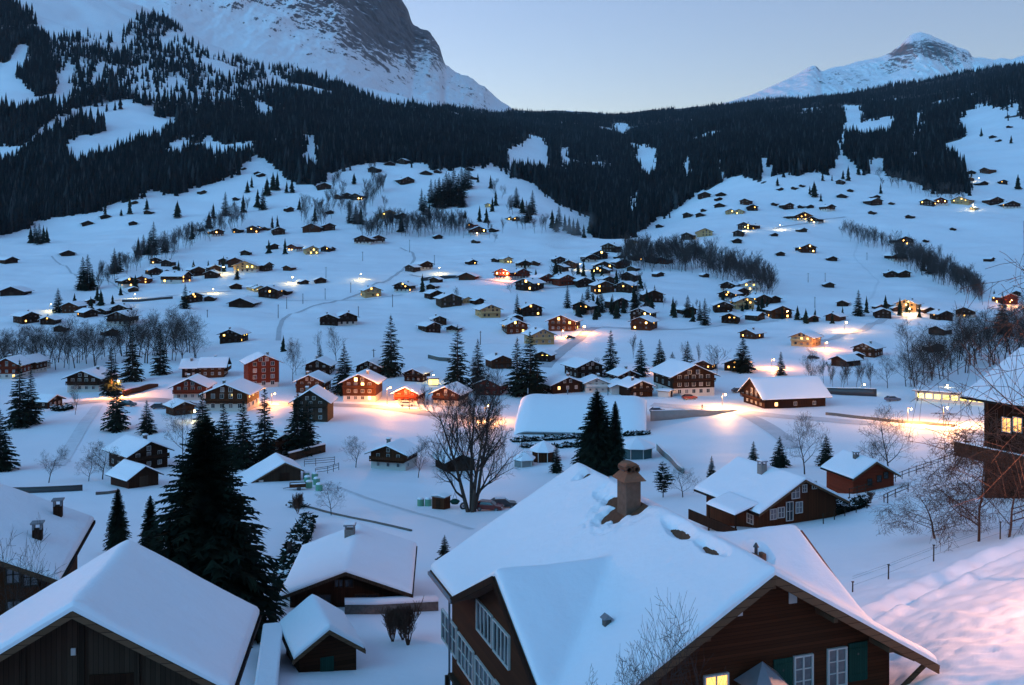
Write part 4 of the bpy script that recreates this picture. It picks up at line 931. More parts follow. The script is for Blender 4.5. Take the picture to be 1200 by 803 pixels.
C(606,391,30,14,'brown',4,'brown chalet with three bright upper windows above the lane',floors=2,litkind=3,win=1)
C(658,388,36,-14,'brown',3,'wide chalet with lit windows at the lane top lamp',floors=2,lr=1.0)
C(750,376,30,-20,'dark',3,'dark chalet with bright window in the village front',floors=2,litkind=2)
C(751,387,26,-18,'brown',3,'brown chalet just below the dark bright windowed one',floors=2,litkind=2)
C(636,424,20,-16,'dark',2,'small chalet with round lit gable below the lane',floors=2,litkind=3)
C(664,460,48,24,'dark',2,'low broad chalet with lit window at the hall top edge',floors=1,lr=.9,pitch=21,win=1,wscale=.9)
C(690,443,44,26,'dark',0,'dark chalet behind the low broad one above the hall',floors=2)
C(699,460,30,10,'plaster',0,'small pale walled annex house above the hall',floors=2)
C(736,450,34,26,'dark',0,'dark house with garage door behind the tall spruce',floors=2,plinth=.4)
C(750,465,40,26,'dark',0,'dark chalet with large garage door right of the hall',floors=2,win=.6)
C(729,462,26,14,'plaster',0,'low shed with snow roof at the hall corner',kind='hut',cat='shed')
C(811,463,68,24,'dark',0,'large dark chalet with pale ground floor beside the road lamp',floors=3,plinth=.36,lr=1.15,hbs=.78,cols=5,win=1,pitch=24)
C(782,465,16,60,'plaster',0,'small flat garage left of the large chalet',kind='hut',cat='garage',pitch=8)
C(825,433,20,-18,'dark',3,'small dark chalet with lit windows behind the large one',floors=1)
C(861,435,24,-10,'dark',3,'low dark house with three lit windows on the slope',floors=1)
C(877,397,23,-28,'brown',2,'brown hut with bright side window on the open slope',floors=1)
C(940,406,28,-20,'tan',3,'tan chalet with lit gable beside the right lane',floors=2)
C(953,400,20,24,'dark',1,'dark house right behind the tan lit gable',floors=2)
C(911,474,88,-62,'dark',1,'long dark chalet with broad snow roof right of the lamp',floors=2,lr=1.45,pitch=33,win=1,wscale=.8,hbs=.7)
C(986,429,32,-38,'dark',0,'dark barn with snow roof below the right lane',kind='barn',cat='barn',lr=1.2)
C(1013,418,32,-20,'brown',0,'brown chalet with annex right of the dark barn',floors=2)
C(1006,422,12,10,'dark',0,'tiny snow roofed shed between barn and brown chalet',kind='hut',cat='shed')
C(332,534,40,20,'brown',0,'red brown house hidden between the spruce groups',floors=3,pitch=24)
C(456,550,54,-24,'brown',0,'brown chalet with pale ground floor alone on the field',floors=2,plinth=.5,pitch=21,lr=.8,win=.8,cols=3)
C(539,552,46,20,'dark',0,'dark barn hidden behind the huge leafless tree',kind='barn',cat='barn')
C(172,549,64,26,'dark',0,'dark chalet with big snow roof left of the spruces',floors=2,pitch=26)
C(166,570,52,28,'dark',0,'low dark barn with snow gable below the dark chalet',kind='barn',cat='barn',pitch=30)
C(215,486,26,20,'brown',0,'brown house half hidden behind the spruce tops',floors=2)
# ------------------------------------------------------------------ near houses: measured from their ridge and rake lines
class Frame:
    """local frame of a house: origin on the ridge at the front, x along the gable, y back along the ridge"""
    def __init__(s, origin, phi):
        s.o = Vector(origin); s.phi = phi; s.c, s.s = math.cos(phi), math.sin(phi)
        q = -s.o; s.cam = Vector((q.x * s.c + q.y * s.s, -q.x * s.s + q.y * s.c, q.z))
    def ray(s, px, py):
        d = Vector(((px - HX) / F, 1, (HY - py) / F)); return Vector((d.x * s.c + d.y * s.s, -d.x * s.s + d.y * s.c, d.z))
    def on_x(s, px, py, x):
        d = s.ray(px, py); return s.cam + d * ((x - s.cam.x) / d.x)
    def on_y(s, px, py, y):
        d = s.ray(px, py); return s.cam + d * ((y - s.cam.y) / d.y)
    def on_roof(s, px, py, h, t0=20, t1=160):
        d = s.ray(px, py); t = t0
        while t < t1:
            q = s.cam + d * t
            if q.z < float(h(np.array(q.x), np.array(q.y))): return q
            t += .03
        return s.cam + d * t0

def walls(name, parent, hf, x0, x1, y0, y1, zb, mat, n=24, drop=.2):
    """four walls that end under the roof surface"""
    pts = [(x0 + (x1 - x0) * i / n, y0) for i in range(n)] + [(x1, y0 + (y1 - y0) * i / n) for i in range(n)] + [(x1 - (x1 - x0) * i / n, y1) for i in range(n)] + [(x0, y1 - (y1 - y0) * i / n) for i in range(n)]
    P = np.array(pts); top = hf(P[:, 0], P[:, 1]) - drop
    m = len(pts); V = [(x, y, zb) for x, y in pts] + [(x, y, z) for (x, y), z in zip(pts, top)]
    Fs = [(i, (i + 1) % m, m + (i + 1) % m, m + i) for i in range(m)]
    return link(name, np_mesh(name, V, Fs, [M[mat]]), parent)

def roof_deck(parent, hf, x0, x1, y0, y1, nx, ny, t=.17, mat='roof'):
    xs = np.linspace(x0, x1, nx); ys = np.linspace(y0, y1, ny); X, Y = np.meshgrid(xs, ys, indexing='ij'); H = hf(X, Y)
    f = grid_faces(nx, ny); n = nx * ny; idx = np.arange(n).reshape(nx, ny)
    ring = np.concatenate([idx[:, 0], idx[-1, 1:], idx[-2::-1, -1], idx[0, -2:0:-1]]); r2 = np.roll(ring, -1)
    side = np.stack([ring, ring + n, r2 + n, r2], 1)[:, ::-1]
    me = np_mesh('roof', np.concatenate([np.stack([X, Y, H], -1).reshape(-1, 3), np.stack([X, Y, H - t], -1).reshape(-1, 3)]), np.concatenate([f, f[:, ::-1] + n, side]), [M[mat]])
    return link('roof', me, parent)

def rake_boards(parent, hf, xs, y, mat='fascia', hgt=.3, dz=-.02):
    """barge boards along the roof edge at y through the x positions"""
    for a, b in zip(xs[:-1], xs[1:]):
        za, zb = float(hf(np.array(a), np.array(y))) + dz, float(hf(np.array(b), np.array(y))) + dz
        mb = MB(); y0, y1 = y - .07, y - .005
        mb.v = [(a, y0, za - hgt), (b, y0, zb - hgt), (b, y0, zb), (a, y0, za), (a, y1, za - hgt), (b, y1, zb - hgt), (b, y1, zb), (a, y1, za)]
        mb.f = [(0,1,2,3),(7,6,5,4),(0,4,5,1),(1,5,6,2),(2,6,7,3),(3,7,4,0)]; mb.m = [0] * 6
        mb.build('barge_board', M[mat], parent)

def sash(parent, w, h, loc, rz=0.0, nx=2, nz=3, pane='curtain', frame='white', leaf=True):
    """window with frame, glazing bars and pane as parts of its own"""
    f = .07; mb = MB()
    for x0, x1, z0, z1 in ((-w/2-f, -w/2, -f, h+f), (w/2, w/2+f, -f, h+f), (-w/2, w/2, h, h+f), (-w/2, w/2, -f, 0)): mb.box(x0, x1, -.09, .04, z0, z1)
    for i in range(1, nx): mb.box(-w/2 + w*i/nx - .03, -w/2 + w*i/nx + .03, -.07, .03, 0, h)
    for k in range(1, nz): mb.box(-w/2, w/2, -.062, .02, h*k/nz - .018, h*k/nz + .018)
    o = mb.build('window', M[frame], parent, loc); o.rotation_euler.z = rz
    MB().box(-w/2, w/2, -.02, .03, 0, h).build('pane', M[pane], o)
    return o
def shutter(parent, w, h, loc, rz=0.0):
    mb = MB().box(-w/2, w/2, -.05, -.01, 0, h).box(-w/2, w/2, -.07, -.05, h*.12, h*.19).box(-w/2, w/2, -.07, -.05, h*.8, h*.87)
    o = mb.build('shutter', M['green'], parent, loc); o.rotation_euler.z = rz
    b = MB()
    for i in range(10):
        t = 2 * math.pi * i / 10; b.v.append((.045 * math.cos(t), -.054, h * .7 + .05 * math.sin(t)))
    b.f.append(tuple(range(10))); b.m.append(0); b.build('cutout', M['metal'], o)
    return o

def small_chimney(parent, loc, s=.35, h=1.1, cap=True, mat='stone'):
    x, y, z = loc
    ch = MB().box(x - s, x + s, y - s, y + s, z - .6, z + h).build('chimney', M[mat], parent, bevel=.03)
    c = MB()
    for dx in (-1, 1):
        for dy in (-1, 1): c.box(x + dx * s * .8 - .05, x + dx * s * .8 + .05, y + dy * s * .8 - .05, y + dy * s * .8 + .05, z + h, z + h + .3)
    c.box(x - s - .08, x + s + .08, y - s - .08, y + s + .08, z + h + .3, z + h + .38); c.build('chimney_cap', M['zinc'], ch)
    if cap: MB().box(x - s - .05, x + s + .05, y - s - .05, y + s + .05, z + h + .385, z + h + .56).build('snow_cap', M['roof_snow'], ch, bevel=.07)
    return ch

def near_house(pxr, pyr, h, phi, Wl, Wr, Ln, p, zb, label, name='chalet', cat='house', snow=.3, wall='dark', ov=.9, group=None, dz=.34, ovx=None, drop_eave=0):
    """ridge snow seen at (pxr, pyr), h metres below the eye"""
    d = h * F / (pyr - HY); o = at(pxr, pyr, d); o.z -= dz
    fr = Frame(o, R(phi)); t = thing(name, label, cat, (o.x, o.y, zb), R(phi), group)
    rel = o.z - zb
    hf = lambda X, Y: rel - p * np.abs(X)
    fr.o = Vector((o.x, o.y, zb)); fr.cam.z = -zb
    if ovx is None: ovx = ov
    walls('wall', t, hf, -Wl + ovx, Wr - ovx, ov, Ln - ov, -2.0, wall)
    rf = roof_deck(t, hf, -Wl, Wr, 0, Ln, 41, 5)
    rake_boards(rf, hf, (-Wl, 0, Wr), 0, 'fascia' if wall != 'dark' else 'grey', .24)
    snow_slab('snow_cover', rf, hf, -Wl + .09, Wr - .09, -.03, Ln + .03, snow, 130, 100, .22, int(pxr), edge=.3)
    return t, fr, hf, rf

# ---- the big chalet in front
k = 12 / 13
d2 = 12 * F / (663 - HY); o = at(908, 663, d2); ZB = -24.5
BW = dict(Wl=9.2 * k, Wr=8.3 * k, Ln=20.86 * k)
big = thing('chalet', 'largest nearest chalet with huge snow roof, brick chimney and green shutters', 'house', (o.x, o.y, ZB), R(19))
BF = Frame((o.x, o.y, ZB), R(19)); rel = o.z - .34 - ZB
def big_h(X, Y):
    X = np.asarray(X, float); Y = np.asarray(Y, float)
    main = -.58 * np.abs(X)
    left = np.where(X < 0, -1.73 - .494 * np.abs(Y - 8.2), -99)
    right = np.where((X > 0) & (X < 4.62), -.04 - .56 * np.abs(Y - 4.8), -99)
    return rel + np.maximum(main, np.maximum(left, right))
Wl, Wr, Ln = BW['Wl'], BW['Wr'], BW['Ln']
holes = []
for px, py, rx, ry in ((738,592,1.0,1.0),(727,596,.8,.55),(752,591,.75,.55),(722,586,.35,.9),(798,607,.2,.75),(833,623,.17,.65),(689,556,.42,.3),(886,656,.34,.3)):
    q = BF.on_roof(px, py, lambda a, b: big_h(a, b) + .12) if not 780 < px < 840 else BF.on_x(px, py, -.45); holes.append((q.x, q.y, rx, ry))
def big_hole(X, Y):
    r = np.full(np.shape(X), 9.0); nz = .5 * fbm(X / .5, Y / .5, 3, 4)
    for x, y, rx, ry in holes: r = np.minimum(r, np.hypot((X - x) / rx, (Y - y) / ry) + nz)
    return r
deck = roof_deck(big, big_h, -Wl, Wr, 0, Ln, 160, 130, .18, 'tile')
snow_slab('snow_cover', deck, big_h, -Wl + .06, Wr - .06, -.04, Ln + .04, .34, 360, 420, .18, 3, hole=big_hole, edge=.3)
rake_boards(deck, big_h, (-Wl, 0, Wr), 0, 'fascia', .36)
zL = lambda y: float(big_h(np.array(-Wl + .01), np.array(y)))
for ya, yb in ((1.6, 8.2), (8.2, 14.9)):
    mb = MB(); mb.bar((-Wl - .04, ya, zL(ya) - .14), (-Wl - .04, yb, zL(yb) - .14), .07, .3); mb.build('barge_board', M['dark'], deck)
MB().bar((-Wl - .05, 14.7, zL(14.8) - .12), (-Wl - .05, Ln, zL(Ln) - .12), .14, .16).build('gutter', M['zinc'], deck)
MB().bar((Wr + .03, 0, rel - .58 * Wr - .12), (Wr + .03, Ln, rel - .58 * Wr - .12), .12, .16).build('gutter', M['zinc'], deck)
xw0, xw1, yw0, yw1 = -Wl + .95, Wr - 1.35, 1.25, Ln - 1.0
walls('wall', big, big_h, xw0, xw1, yw0, yw1, -3.0, 'shingle', 60)
# purlins and a brace under the right eave
for x in (-5.6, -2.8, 0, 2.8, 5.4):
    zz = float(big_h(np.array(x), np.array(0))) - .36
    MB().box(x - .1, x + .1, .06, yw0 + .05, zz - .2, zz).build('purlin', M['fascia'], big)
zr = rel - .58 * Wr
MB().bar((xw1 - .02, yw0 + .1, zr - 1.9), (Wr - .25, .5, zr - .2), .16).build('brace', M['fascia'], big)
MB().bar((xw1 - .05, yw0 + .02, zr + .35), (Wr - .1, yw0 + .02, zr - .28), .14).build('brace', M['fascia'], big)
# front gable: windows, shutters, vents, canopy over the lit bay
def fq(px, py): q = BF.on_y(px, py, yw0); return q.x, q.z
for x0, x1, yt in ((929.5, 951.5, 768), (969, 991, 759.5)):
    (xa, za), (xb, _) = fq(x0, yt + 2), fq(x1, yt); sash(big, xb - xa - .12, 1.42, ((xa + xb) / 2, yw0 - .02, za - 1.45), 0, 2, 3)
for x0, x1, yt in ((905, 928.5, 773), (993, 1016, 754)):
    (xa, za), (xb, _) = fq(x0, yt), fq(x1, yt); shutter(big, xb - xa - .06, 1.55, ((xa + xb) / 2, yw0 - .02, za - 1.55))
for x0, x1, y0, y1 in ((924, 933, 694, 706), (861, 869.5, 708, 721)):
    (xa, za), (xb, zb_) = fq(x0, y0), fq(x1, y1)
    v = MB().box(xa, xb, yw0 - .06, yw0 - .01, zb_, za); v.build('vent', M['white'], big)
(xa, za), (xb, _) = fq(826, 792), fq(851, 791)
sash(big, xb - xa, 1.25, ((xa + xb) / 2, yw0 - .02, za - 1.3), 0, 2, 2, 'dimwin')
cx, cz = fq(884, 770); ct = MB(); yv = yw0 - .95; rr = .95
apex = (cx, yw0 - .55, cz + .05)
ringp = [(cx - rr, yw0 - .02, cz - .75), (cx - rr * .75, yv - .2, cz - .8), (cx, yv - .5, cz - .82), (cx + rr * .85, yv - .2, cz - .78), (cx + rr * 1.1, yw0 - .02, cz - .72)]
for a, b in zip(ringp[:-1], ringp[1:]): ct.poly([a, b, apex])
ct.poly([ringp[0], apex, ringp[-1]]); ct.poly(list(reversed(ringp)))
ct.build('canopy', M['zinc'], big)
MB().box(cx - .75, cx + .8, yv + .1, yw0, cz - 3, cz - .86).build('bay', M['fascia'], big)
sash(big, .45, 1.1, (cx + .1, yv + .08, cz - 2.2), 0, 1, 2, 'dimwin')
# left side: long rows of white mullioned windows following the wall
def lq(px, py): q = BF.on_x(px, py, xw0); return q.y, q.z
for px0, px1, pyt, pyb, n in ((560.5, 577.5, 701, 750, 4), (580, 597.5, 724, 780, 4)):
    (ya, za), (yb, zb_) = lq(px0, pyt), lq(px1, pyb + 26)
    yc = (ya + yb) / 2; w_ = abs(ya - yb); hh = 1.35; sash(big, w_, hh, (xw0 - .02, yc, za - hh - .1), R(-90), n, 1, 'glass')
for px0, px1, pyt in ((519, 536, 712), (538, 556, 739), (558.5, 579, 767), (581, 604, 795)):
    (ya, za), (yb, _) = lq(px0, pyt), lq(px1, pyt + 22); w_ = abs(ya - yb)
    sash(big, w_ - .1, 1.5, (xw0 - .02, (ya + yb) / 2, za - 1.6), R(-90), 4, 2, 'glass')
(yA, zA), (yB, _) = lq(516, 757), lq(604, 860)
MB().box(xw0 - .28, xw0 - .02, 4.5, Ln - 1.2, zA - .55, zA - .38).build('cornice', M['grey'], big)
for yy in (Ln - 1.1, 11.2, 6.5): MB().box(xw0 - .4, xw0 - .22, yy - .08, yy + .08, -2, zA - .55).build('post', M['grey'], big)
MB().tube((xw0 - .15, Ln - 1.0, -2), (xw0 - .15, Ln - 1.0, zL(Ln) - .3), .06, .06, 6).build('downpipe', M['zinc'], big)
# brick chimney with tiled hood and two round flues
q = BF.on_roof(737, 597, big_h); ch = MB()
sx, sy = .39, .52; H0 = q.z; H1 = H0 + 1.5
brick = plain('chimney_render', (.17, .115, .085), .9, var=.45, scale=4, bump=.4)
chim = MB().box(q.x - sx, q.x + sx, q.y - sy, q.y + sy, H0 - 1, H1).build('chimney', brick, big, bevel=.03)
hood = MB(); e = .2
b0 = [(q.x - sx - e, q.y - sy - e, H1 - .02), (q.x + sx + e, q.y - sy - e, H1 - .02), (q.x + sx + e, q.y + sy + e, H1 - .02), (q.x - sx - e, q.y + sy + e, H1 - .02)]
t0 = [(q.x - sx * .72, q.y - sy * .72, H1 + .38), (q.x + sx * .72, q.y - sy * .72, H1 + .38), (q.x + sx * .72, q.y + sy * .72, H1 + .38), (q.x - sx * .72, q.y + sy * .72, H1 + .38)]
for i in range(4): hood.poly([b0[i], b0[(i + 1) % 4], t0[(i + 1) % 4], t0[i]])
hood.poly(t0); hood.poly(list(reversed(b0))); hood.build('hood', M['tile'], chim)
for dx in (-.2, .2):
    fl = MB(); r0, r1, zc = .17, .12, H1 + .52
    for i in range(12):
        a, b = math.pi * i / 12 * 2, math.pi * (i + 1) / 12 * 2
        pa = lambda r, t, y: (q.x + dx + r * math.cos(t), y, zc + r * math.sin(t))
        fl.poly([pa(r0, a, q.y - .48), pa(r0, b, q.y - .48), pa(r1, b, q.y - .48), pa(r1, a, q.y - .48)])
        fl.poly([pa(r0, b, q.y - .48), pa(r0, a, q.y - .48), pa(r0, a, q.y + .48), pa(r0, b, q.y + .48)])
        fl.poly([pa(r1, a, q.y - .48), pa(r1, b, q.y - .48), pa(r1, b, q.y + .48), pa(r1, a, q.y + .48)])
    f_ = fl.build('flue', M['tile'], chim)
    MB().box(q.x + dx - .15, q.x + dx + .15, q.y - .2, q.y + .45, zc - .13, zc + .13).build('flue_core', M['metal'], f_)
mb = MB(); mb.prism([(-.4, 0), (.4, 0), (.22, .14), (0, .18), (-.22, .14)], -.36, .36); mb.build('crest', M['tile'], chim, (q.x, q.y, H1 + .64))
q = BF.on_roof(711, 741, big_h)
v = MB().box(q.x - .14, q.x + .14, q.y - .14, q.y + .14, q.z - .5, q.z + .55).build('roof_vent', M['stone'], big)
MB().prism([(-.22, 0), (.22, 0), (0, .16)], -.2, .2).build('vent_cap', M['zinc'], v, (q.x, q.y, q.z + .56))
q = BF.on_roof(886, 658, big_h); v = MB().tube((q.x, q.y, q.z - .4), (q.x, q.y, q.z + .62), .07, .07, 8); v.tube((q.x, q.y, q.z + .6), (q.x, q.y, q.z + .78), .13, .03, 8)
v.build('vent_pipe', M['metal'], big)
tl = MB()
for i in range(5): tl.box(q.x - .35 + .14 * i, q.x - .2 + .14 * i, q.y - .2, q.y + .12, q.z + .02 + .05 * (i % 2), q.z + .2 + .07 * ((i * 2) % 3))
tl.build('ridge_tile', M['tile'], big)

# ---- barn at the lower left corner
t, fr, hf, rf = near_house(85, 703, 12.4, 7.3, 5.6, 5.55, 7.6, .585, -19.0, 'near dark barn with thick snow roof in the lower left corner', 'barn', 'barn', .36, 'grey', .8, dz=.38)
zf = .8
for x in (-1.9, .1, 2.0): MB().box(x - .09, x + .09, zf - .1, zf - .01, -1, float(hf(np.array(x), np.array(0))) - .3).build('post', M['grey'], t)
MB().box(-4.2, 4.4, zf - .14, zf - .02, 2.0, 2.2).build('beam', M['grey'], t)
for i in range(9): MB().box(-4.3 + .02 * i, 4.3, zf - .2, zf - .1, .15 + i * .2, .27 + i * .2).build('plank', M['grey'], t)
MB().box(.35, 1.9, zf - .06, zf - .01, 2.25, 3.6).build('hatch', M['dark'], t)
MB().box(-.28, -.12, zf - .07, zf - .02, 4.35, 4.6).build('vent', M['white'], t)
# ---- house at the left edge with two chimneys
e = at(72, 680, 50)
o = e - Vector((math.cos(R(15)), math.sin(R(15)), 0)) * 6.2 + Vector((0, 0, .45 * 6.2))
pxo, pyo = HX + F * o.x / o.y, HY - F * o.z / o.y
t, fr, hf, rf = near_house(pxo, pyo, -o.z, 15, 6.2, 6.2, 11.5, .45, -23.0, 'brown house cut by the left edge with two dark chimneys on its snow roof', wall='brown', ov=.9, dz=.05)
for px, py in ((68, 609), (44, 638)):
    q = fr.on_roof(px, py, hf); small_chimney(t, (q.x, q.y, q.z), .24, .85, False, 'dark')
for px0, px1, py, pane in ((8, 23, 664, 'curtain'), (28, 44, 667, 'curtain'), (8, 24, 705, 'curtain')):
    a, b = fr.on_y(px0, py, .9), fr.on_y(px1, py, .9); sash(t, b.x - a.x, .85, ((a.x + b.x) / 2, .88, a.z - .85), 0, 2, 2, pane, 'grey')
# ---- house behind the hut
t, fr, hf, rf = near_house(405, 665, 24, 4, 5.05, 5.05, 12, .36, -27.4, 'dark chalet with smooth snow roof and one chimney behind the small hut', snow=.34, ov=.8)
q = fr.on_roof(410, 632, hf); small_chimney(t, (q.x, q.y, q.z), .42, .9)
for px in (397, 409): a = fr.on_y(px, 680, .8); sash(t, .55, .55, (a.x, .78, a.z - .5), 0, 2, 1, 'glass', 'grey')
for px in (381, 423, 437): a = fr.on_y(px, 700, .8); sash(t, .8, .8, (a.x, .78, a.z - .6), 0, 2, 2, 'glass', 'grey')
# ---- small log hut
t, fr, hf, rf = near_house(386, 731, 22, 22, 2.15, 2.15, 5.5, .68, -25.6, 'small log hut with thick snow roof beside the near barn', 'hut', 'hut', .36, 'log', .45, dz=.36)
MB().box(-.45, .35, .39, .44, -1, 1.5).build('door', M['green'], t)
# ---- snow roof peeping in at the bottom edge
near_house(392, 838, 21.6, 14, 2.3, 2.3, 3.2, .5, -26.5, 'low shed roof with smooth snow at the bottom edge', 'shed', 'shed', .4, 'grey', .4, dz=.4)
# ---- brown chalet right of the big roof
t, fr, hf, rf = near_house(944, 558, 24, 24.6, 6.1, 6.1, 11.4, .49, -29.6, 'brown chalet with snow roof, chimney and porch right of big roof', wall='brown', snow=.32, ov=1.0, dz=.36)
q = fr.on_roof(893, 557, hf); small_chimney(t, (q.x, q.y, q.z), .38, 1.2)
for px, py, w_, h_, pane in ((932, 576, .95, 1.25, 'curtain'), (942.5, 572, .5, .7, 'glass'), (954, 568, .5, .7, 'glass'), (906, 602, .75, 1.0, 'curtain'), (915, 600, .75, 1.0, 'curtain'), (936, 594, .8, 1.1, 'curtain'), (925, 598, .8, 1.9, 'glass')):
    a = fr.on_y(px, py, 1.0); sash(t, w_, h_, (a.x, .98, a.z - h_ * .55), 0, 2, 2, pane)
pr = MB(); pr.prism([(-8.2, 2.15), (-8.2, 2.0), (-5.2, 2.75), (-5.2, 2.95)], 1.2, 6.0); po = pr.build('porch_roof', M['roof'], t)
snow_slab('snow_cover', po, lambda X, Y: 2.15 + (X + 8.2) * .266, -8.25, -5.2, 1.15, 6.05, .35, 24, 24, .2, 5, edge=.4)
for y in (1.3, 5.9): MB().box(-8.1, -7.95, y - .07, y + .07, -2, 2.05).build('porch_post', M['dark'], t)
sash(t, .9, .9, (-5.12, 2.6, .6), R(-90), 2, 2, 'curtain')
MB().box(-8.15, -7.2, 1.0, 9.5, -.35, -.2).box(-8.15, -8.05, 1.0, 9.5, -.2, .75).build('balcony', M['dark'], t)
# ---- small brown chalet behind it
t, fr, hf, rf = near_house(1027.5, 538, 28, 16.8, 3.75, 3.75, 7.2, .56, -33.6, 'small reddish brown chalet with snow roof by the right fence', wall='red', snow=.3, ov=.6, dz=.34)
for px, py in ((1019, 565), (1030, 561), (1038, 557)): a = fr.on_y(px, py, .6); sash(t, .6, .8, (a.x, .58, a.z - .4), 0, 2, 2, 'glass', 'grey')
q = fr.on_roof(1003, 539, hf); small_chimney(t, (q.x, q.y, q.z), .3, .7)
# ---- chalet at the right edge with balcony
W9 = 8.6; phi = 205.5; E = at(1125, 461, 96); ux = Vector((math.cos(R(phi)), math.sin(R(phi)), 0)); o = E - ux * W9 + Vector((0, 0, .5 * W9))
ZR = -24.6; rt = thing('chalet', 'dark chalet with wooden balcony and two lit windows at the right edge', 'house', (o.x, o.y, ZR), R(phi))
fr = Frame((o.x, o.y, ZR), R(phi)); relz = o.z - ZR - .35; hf = lambda X, Y: relz - .5 * np.abs(X)
walls('wall', rt, hf, -W9 + 1.6, W9 - 1.9, 1.2, 15, -2.5, 'dark'); rf = roof_deck(rt, hf, -W9, W9, 0, 16.5, 41, 5)
snow_slab('snow_cover', rf, hf, -W9 + .1, W9 - .1, -.05, 16.55, .3, 110, 90, .22, 77, edge=.3)
xw = W9 - 1.9
a = fr.on_x(1160, 506, xw); zb_ = 4.35
bl = MB(); bl.box(xw, W9 + .1, -.6, 14, zb_ - .2, zb_); bl.box(W9 - .02, W9 + .1, -.6, 14, zb_ + .1, zb_ + 1.05); bl.box(xw, W9 + .1, -.66, -.54, zb_ + .1, zb_ + 1.05); bl.box(W9 - .06, W9 + .16, -.7, 14, zb_ + 1.08, zb_ + 1.18)
bal = bl.build('balcony', M['brown'], rt)
MB().box(W9 - .05, W9 + .15, -.7, 14, zb_ + 1.185, zb_ + 1.27).build('snow_cap', M['roof_snow'], bal)
for px in (1180, 1193):
    a = fr.on_x(px, 506, xw); sash(rt, .85, 1.3, (xw + .02, a.y, a.z), R(90), 2, 3, 'dimwin')
MB().box(W9 - .1, W9, 3, 3.14, zb_, relz - .5 * W9 - .2).box(W9 - .1, W9, 8, 8.14, zb_, relz - .5 * W9 - .2).build('post', M['brown'], rt)
# ------------------------------------------------------------------ roads and tracks, draped on the snow
def px_path(path, step=3.0, dmin=30):
    pts = [ground(px, py, dmin) for px, py in path]; out = [pts[0]]
    for a, b in zip(pts[:-1], pts[1:]):
        n = max(1, int((b - a).xy.length / step))
        out += [a.lerp(b, (i + 1) / n) for i in range(n)]
    xy = np.array([(p.x, p.y) for p in out])
    if len(xy) > 6:
        k = np.ones(5) / 5; P = np.pad(xy, ((2, 2), (0, 0)), mode='edge'); xy = np.stack([np.convolve(P[:, i], k, 'valid') for i in (0, 1)], 1)
    return xy
def ribbon(name, label, path, width, mat, lift=.07, cross=7, kind='structure'):
    xy = px_path(path); t = np.gradient(xy, axis=0); t /= np.maximum(np.linalg.norm(t, axis=1, keepdims=True), 1e-6); nrm = np.stack([-t[:, 1], t[:, 0]], 1)
    w = np.linspace(-.5, .5, cross)[None, :, None] * width
    P = xy[:, None, :] + nrm[:, None, :] * w
    Z = gz(P[..., 0], P[..., 1]) + lift
    me = np_mesh(name, np.concatenate([P, Z[..., None]], -1).reshape(-1, 3), grid_faces(len(xy), cross)[:, ::-1], [M[mat]], smooth=True)
    return tag(link(name, me), label, None, None, kind)
ribbon('road', 'packed snow road running below the left chalets', [(60,476),(100,472),(150,467),(200,470),(250,479),(300,474),(345,474),(400,475),(460,478),(520,488),(575,492)], 6, 'asphalt')
ribbon('road', 'packed snow road passing the large chalet and the lamp', [(755,474),(800,477),(840,480),(900,487),(960,492),(1040,497),(1130,505),(1240,514)], 6, 'asphalt')
ribbon('road', 'side road sloping down from the lamp to the field', [(858,481),(872,486),(892,495),(912,508),(936,527)], 4, 'asphalt', .09)
ribbon('track', 'ploughed track across the left field', [(116,474),(104,490),(92,508),(80,528),(66,548)], 2.8, 'track')
ribbon('road', 'steep lane climbing to the village lamp', [(637,432),(648,420),(664,407),(684,391),(700,383)], 5, 'asphalt')
ribbon('path', 'thin path winding up the central meadow', [(326,400),(327,385),(334,372),(352,365),(385,355),(420,345),(452,330),(470,318),(486,304),(484,296),(468,290)], 2.2, 'asphalt', .1)
ribbon('path', 'thin path along the left hillside hamlet', [(130,353),(160,350),(200,347),(240,343),(275,341)], 3, 'asphalt', .1)
ribbon('path', 'ploughed lane on the upper right meadow', [(905,269),(930,264),(960,259),(992,254)], 4, 'asphalt', .15)
ribbon('path', 'trodden path across the near valley field', [(385,566),(430,584),(500,604),(560,622)], .9, 'track', .04)
ribbon('path', 'lane from the left hamlet over the central meadow', [(285,347),(335,352),(390,352),(437,351),(475,345)], 3, 'track', .1)
ribbon('path', 'lane through the second and middle village rows', [(478,321),(516,325),(590,331),(640,339),(700,332),(742,322)], 3.5, 'asphalt', .1)
ribbon('path', 'lane from the village front to the right hamlet', [(700,383),(760,386),(820,385),(862,380),(915,376)], 3.5, 'asphalt', .1)
ribbon('path', 'ski track down the left meadow', [(60,300),(90,325),(130,330),(150,345)], 1.5, 'track', .1)
ribbon('path', 'ski track down the right meadow', [(1010,262),(1000,300),(1030,330),(1010,372)], 1.6, 'track', .1)
ribbon('track', 'ploughed lane beside the right valley hamlet', [(965,400),(985,392),(1010,388),(1040,372),(1075,369),(1120,372)], 4, 'asphalt', .1)

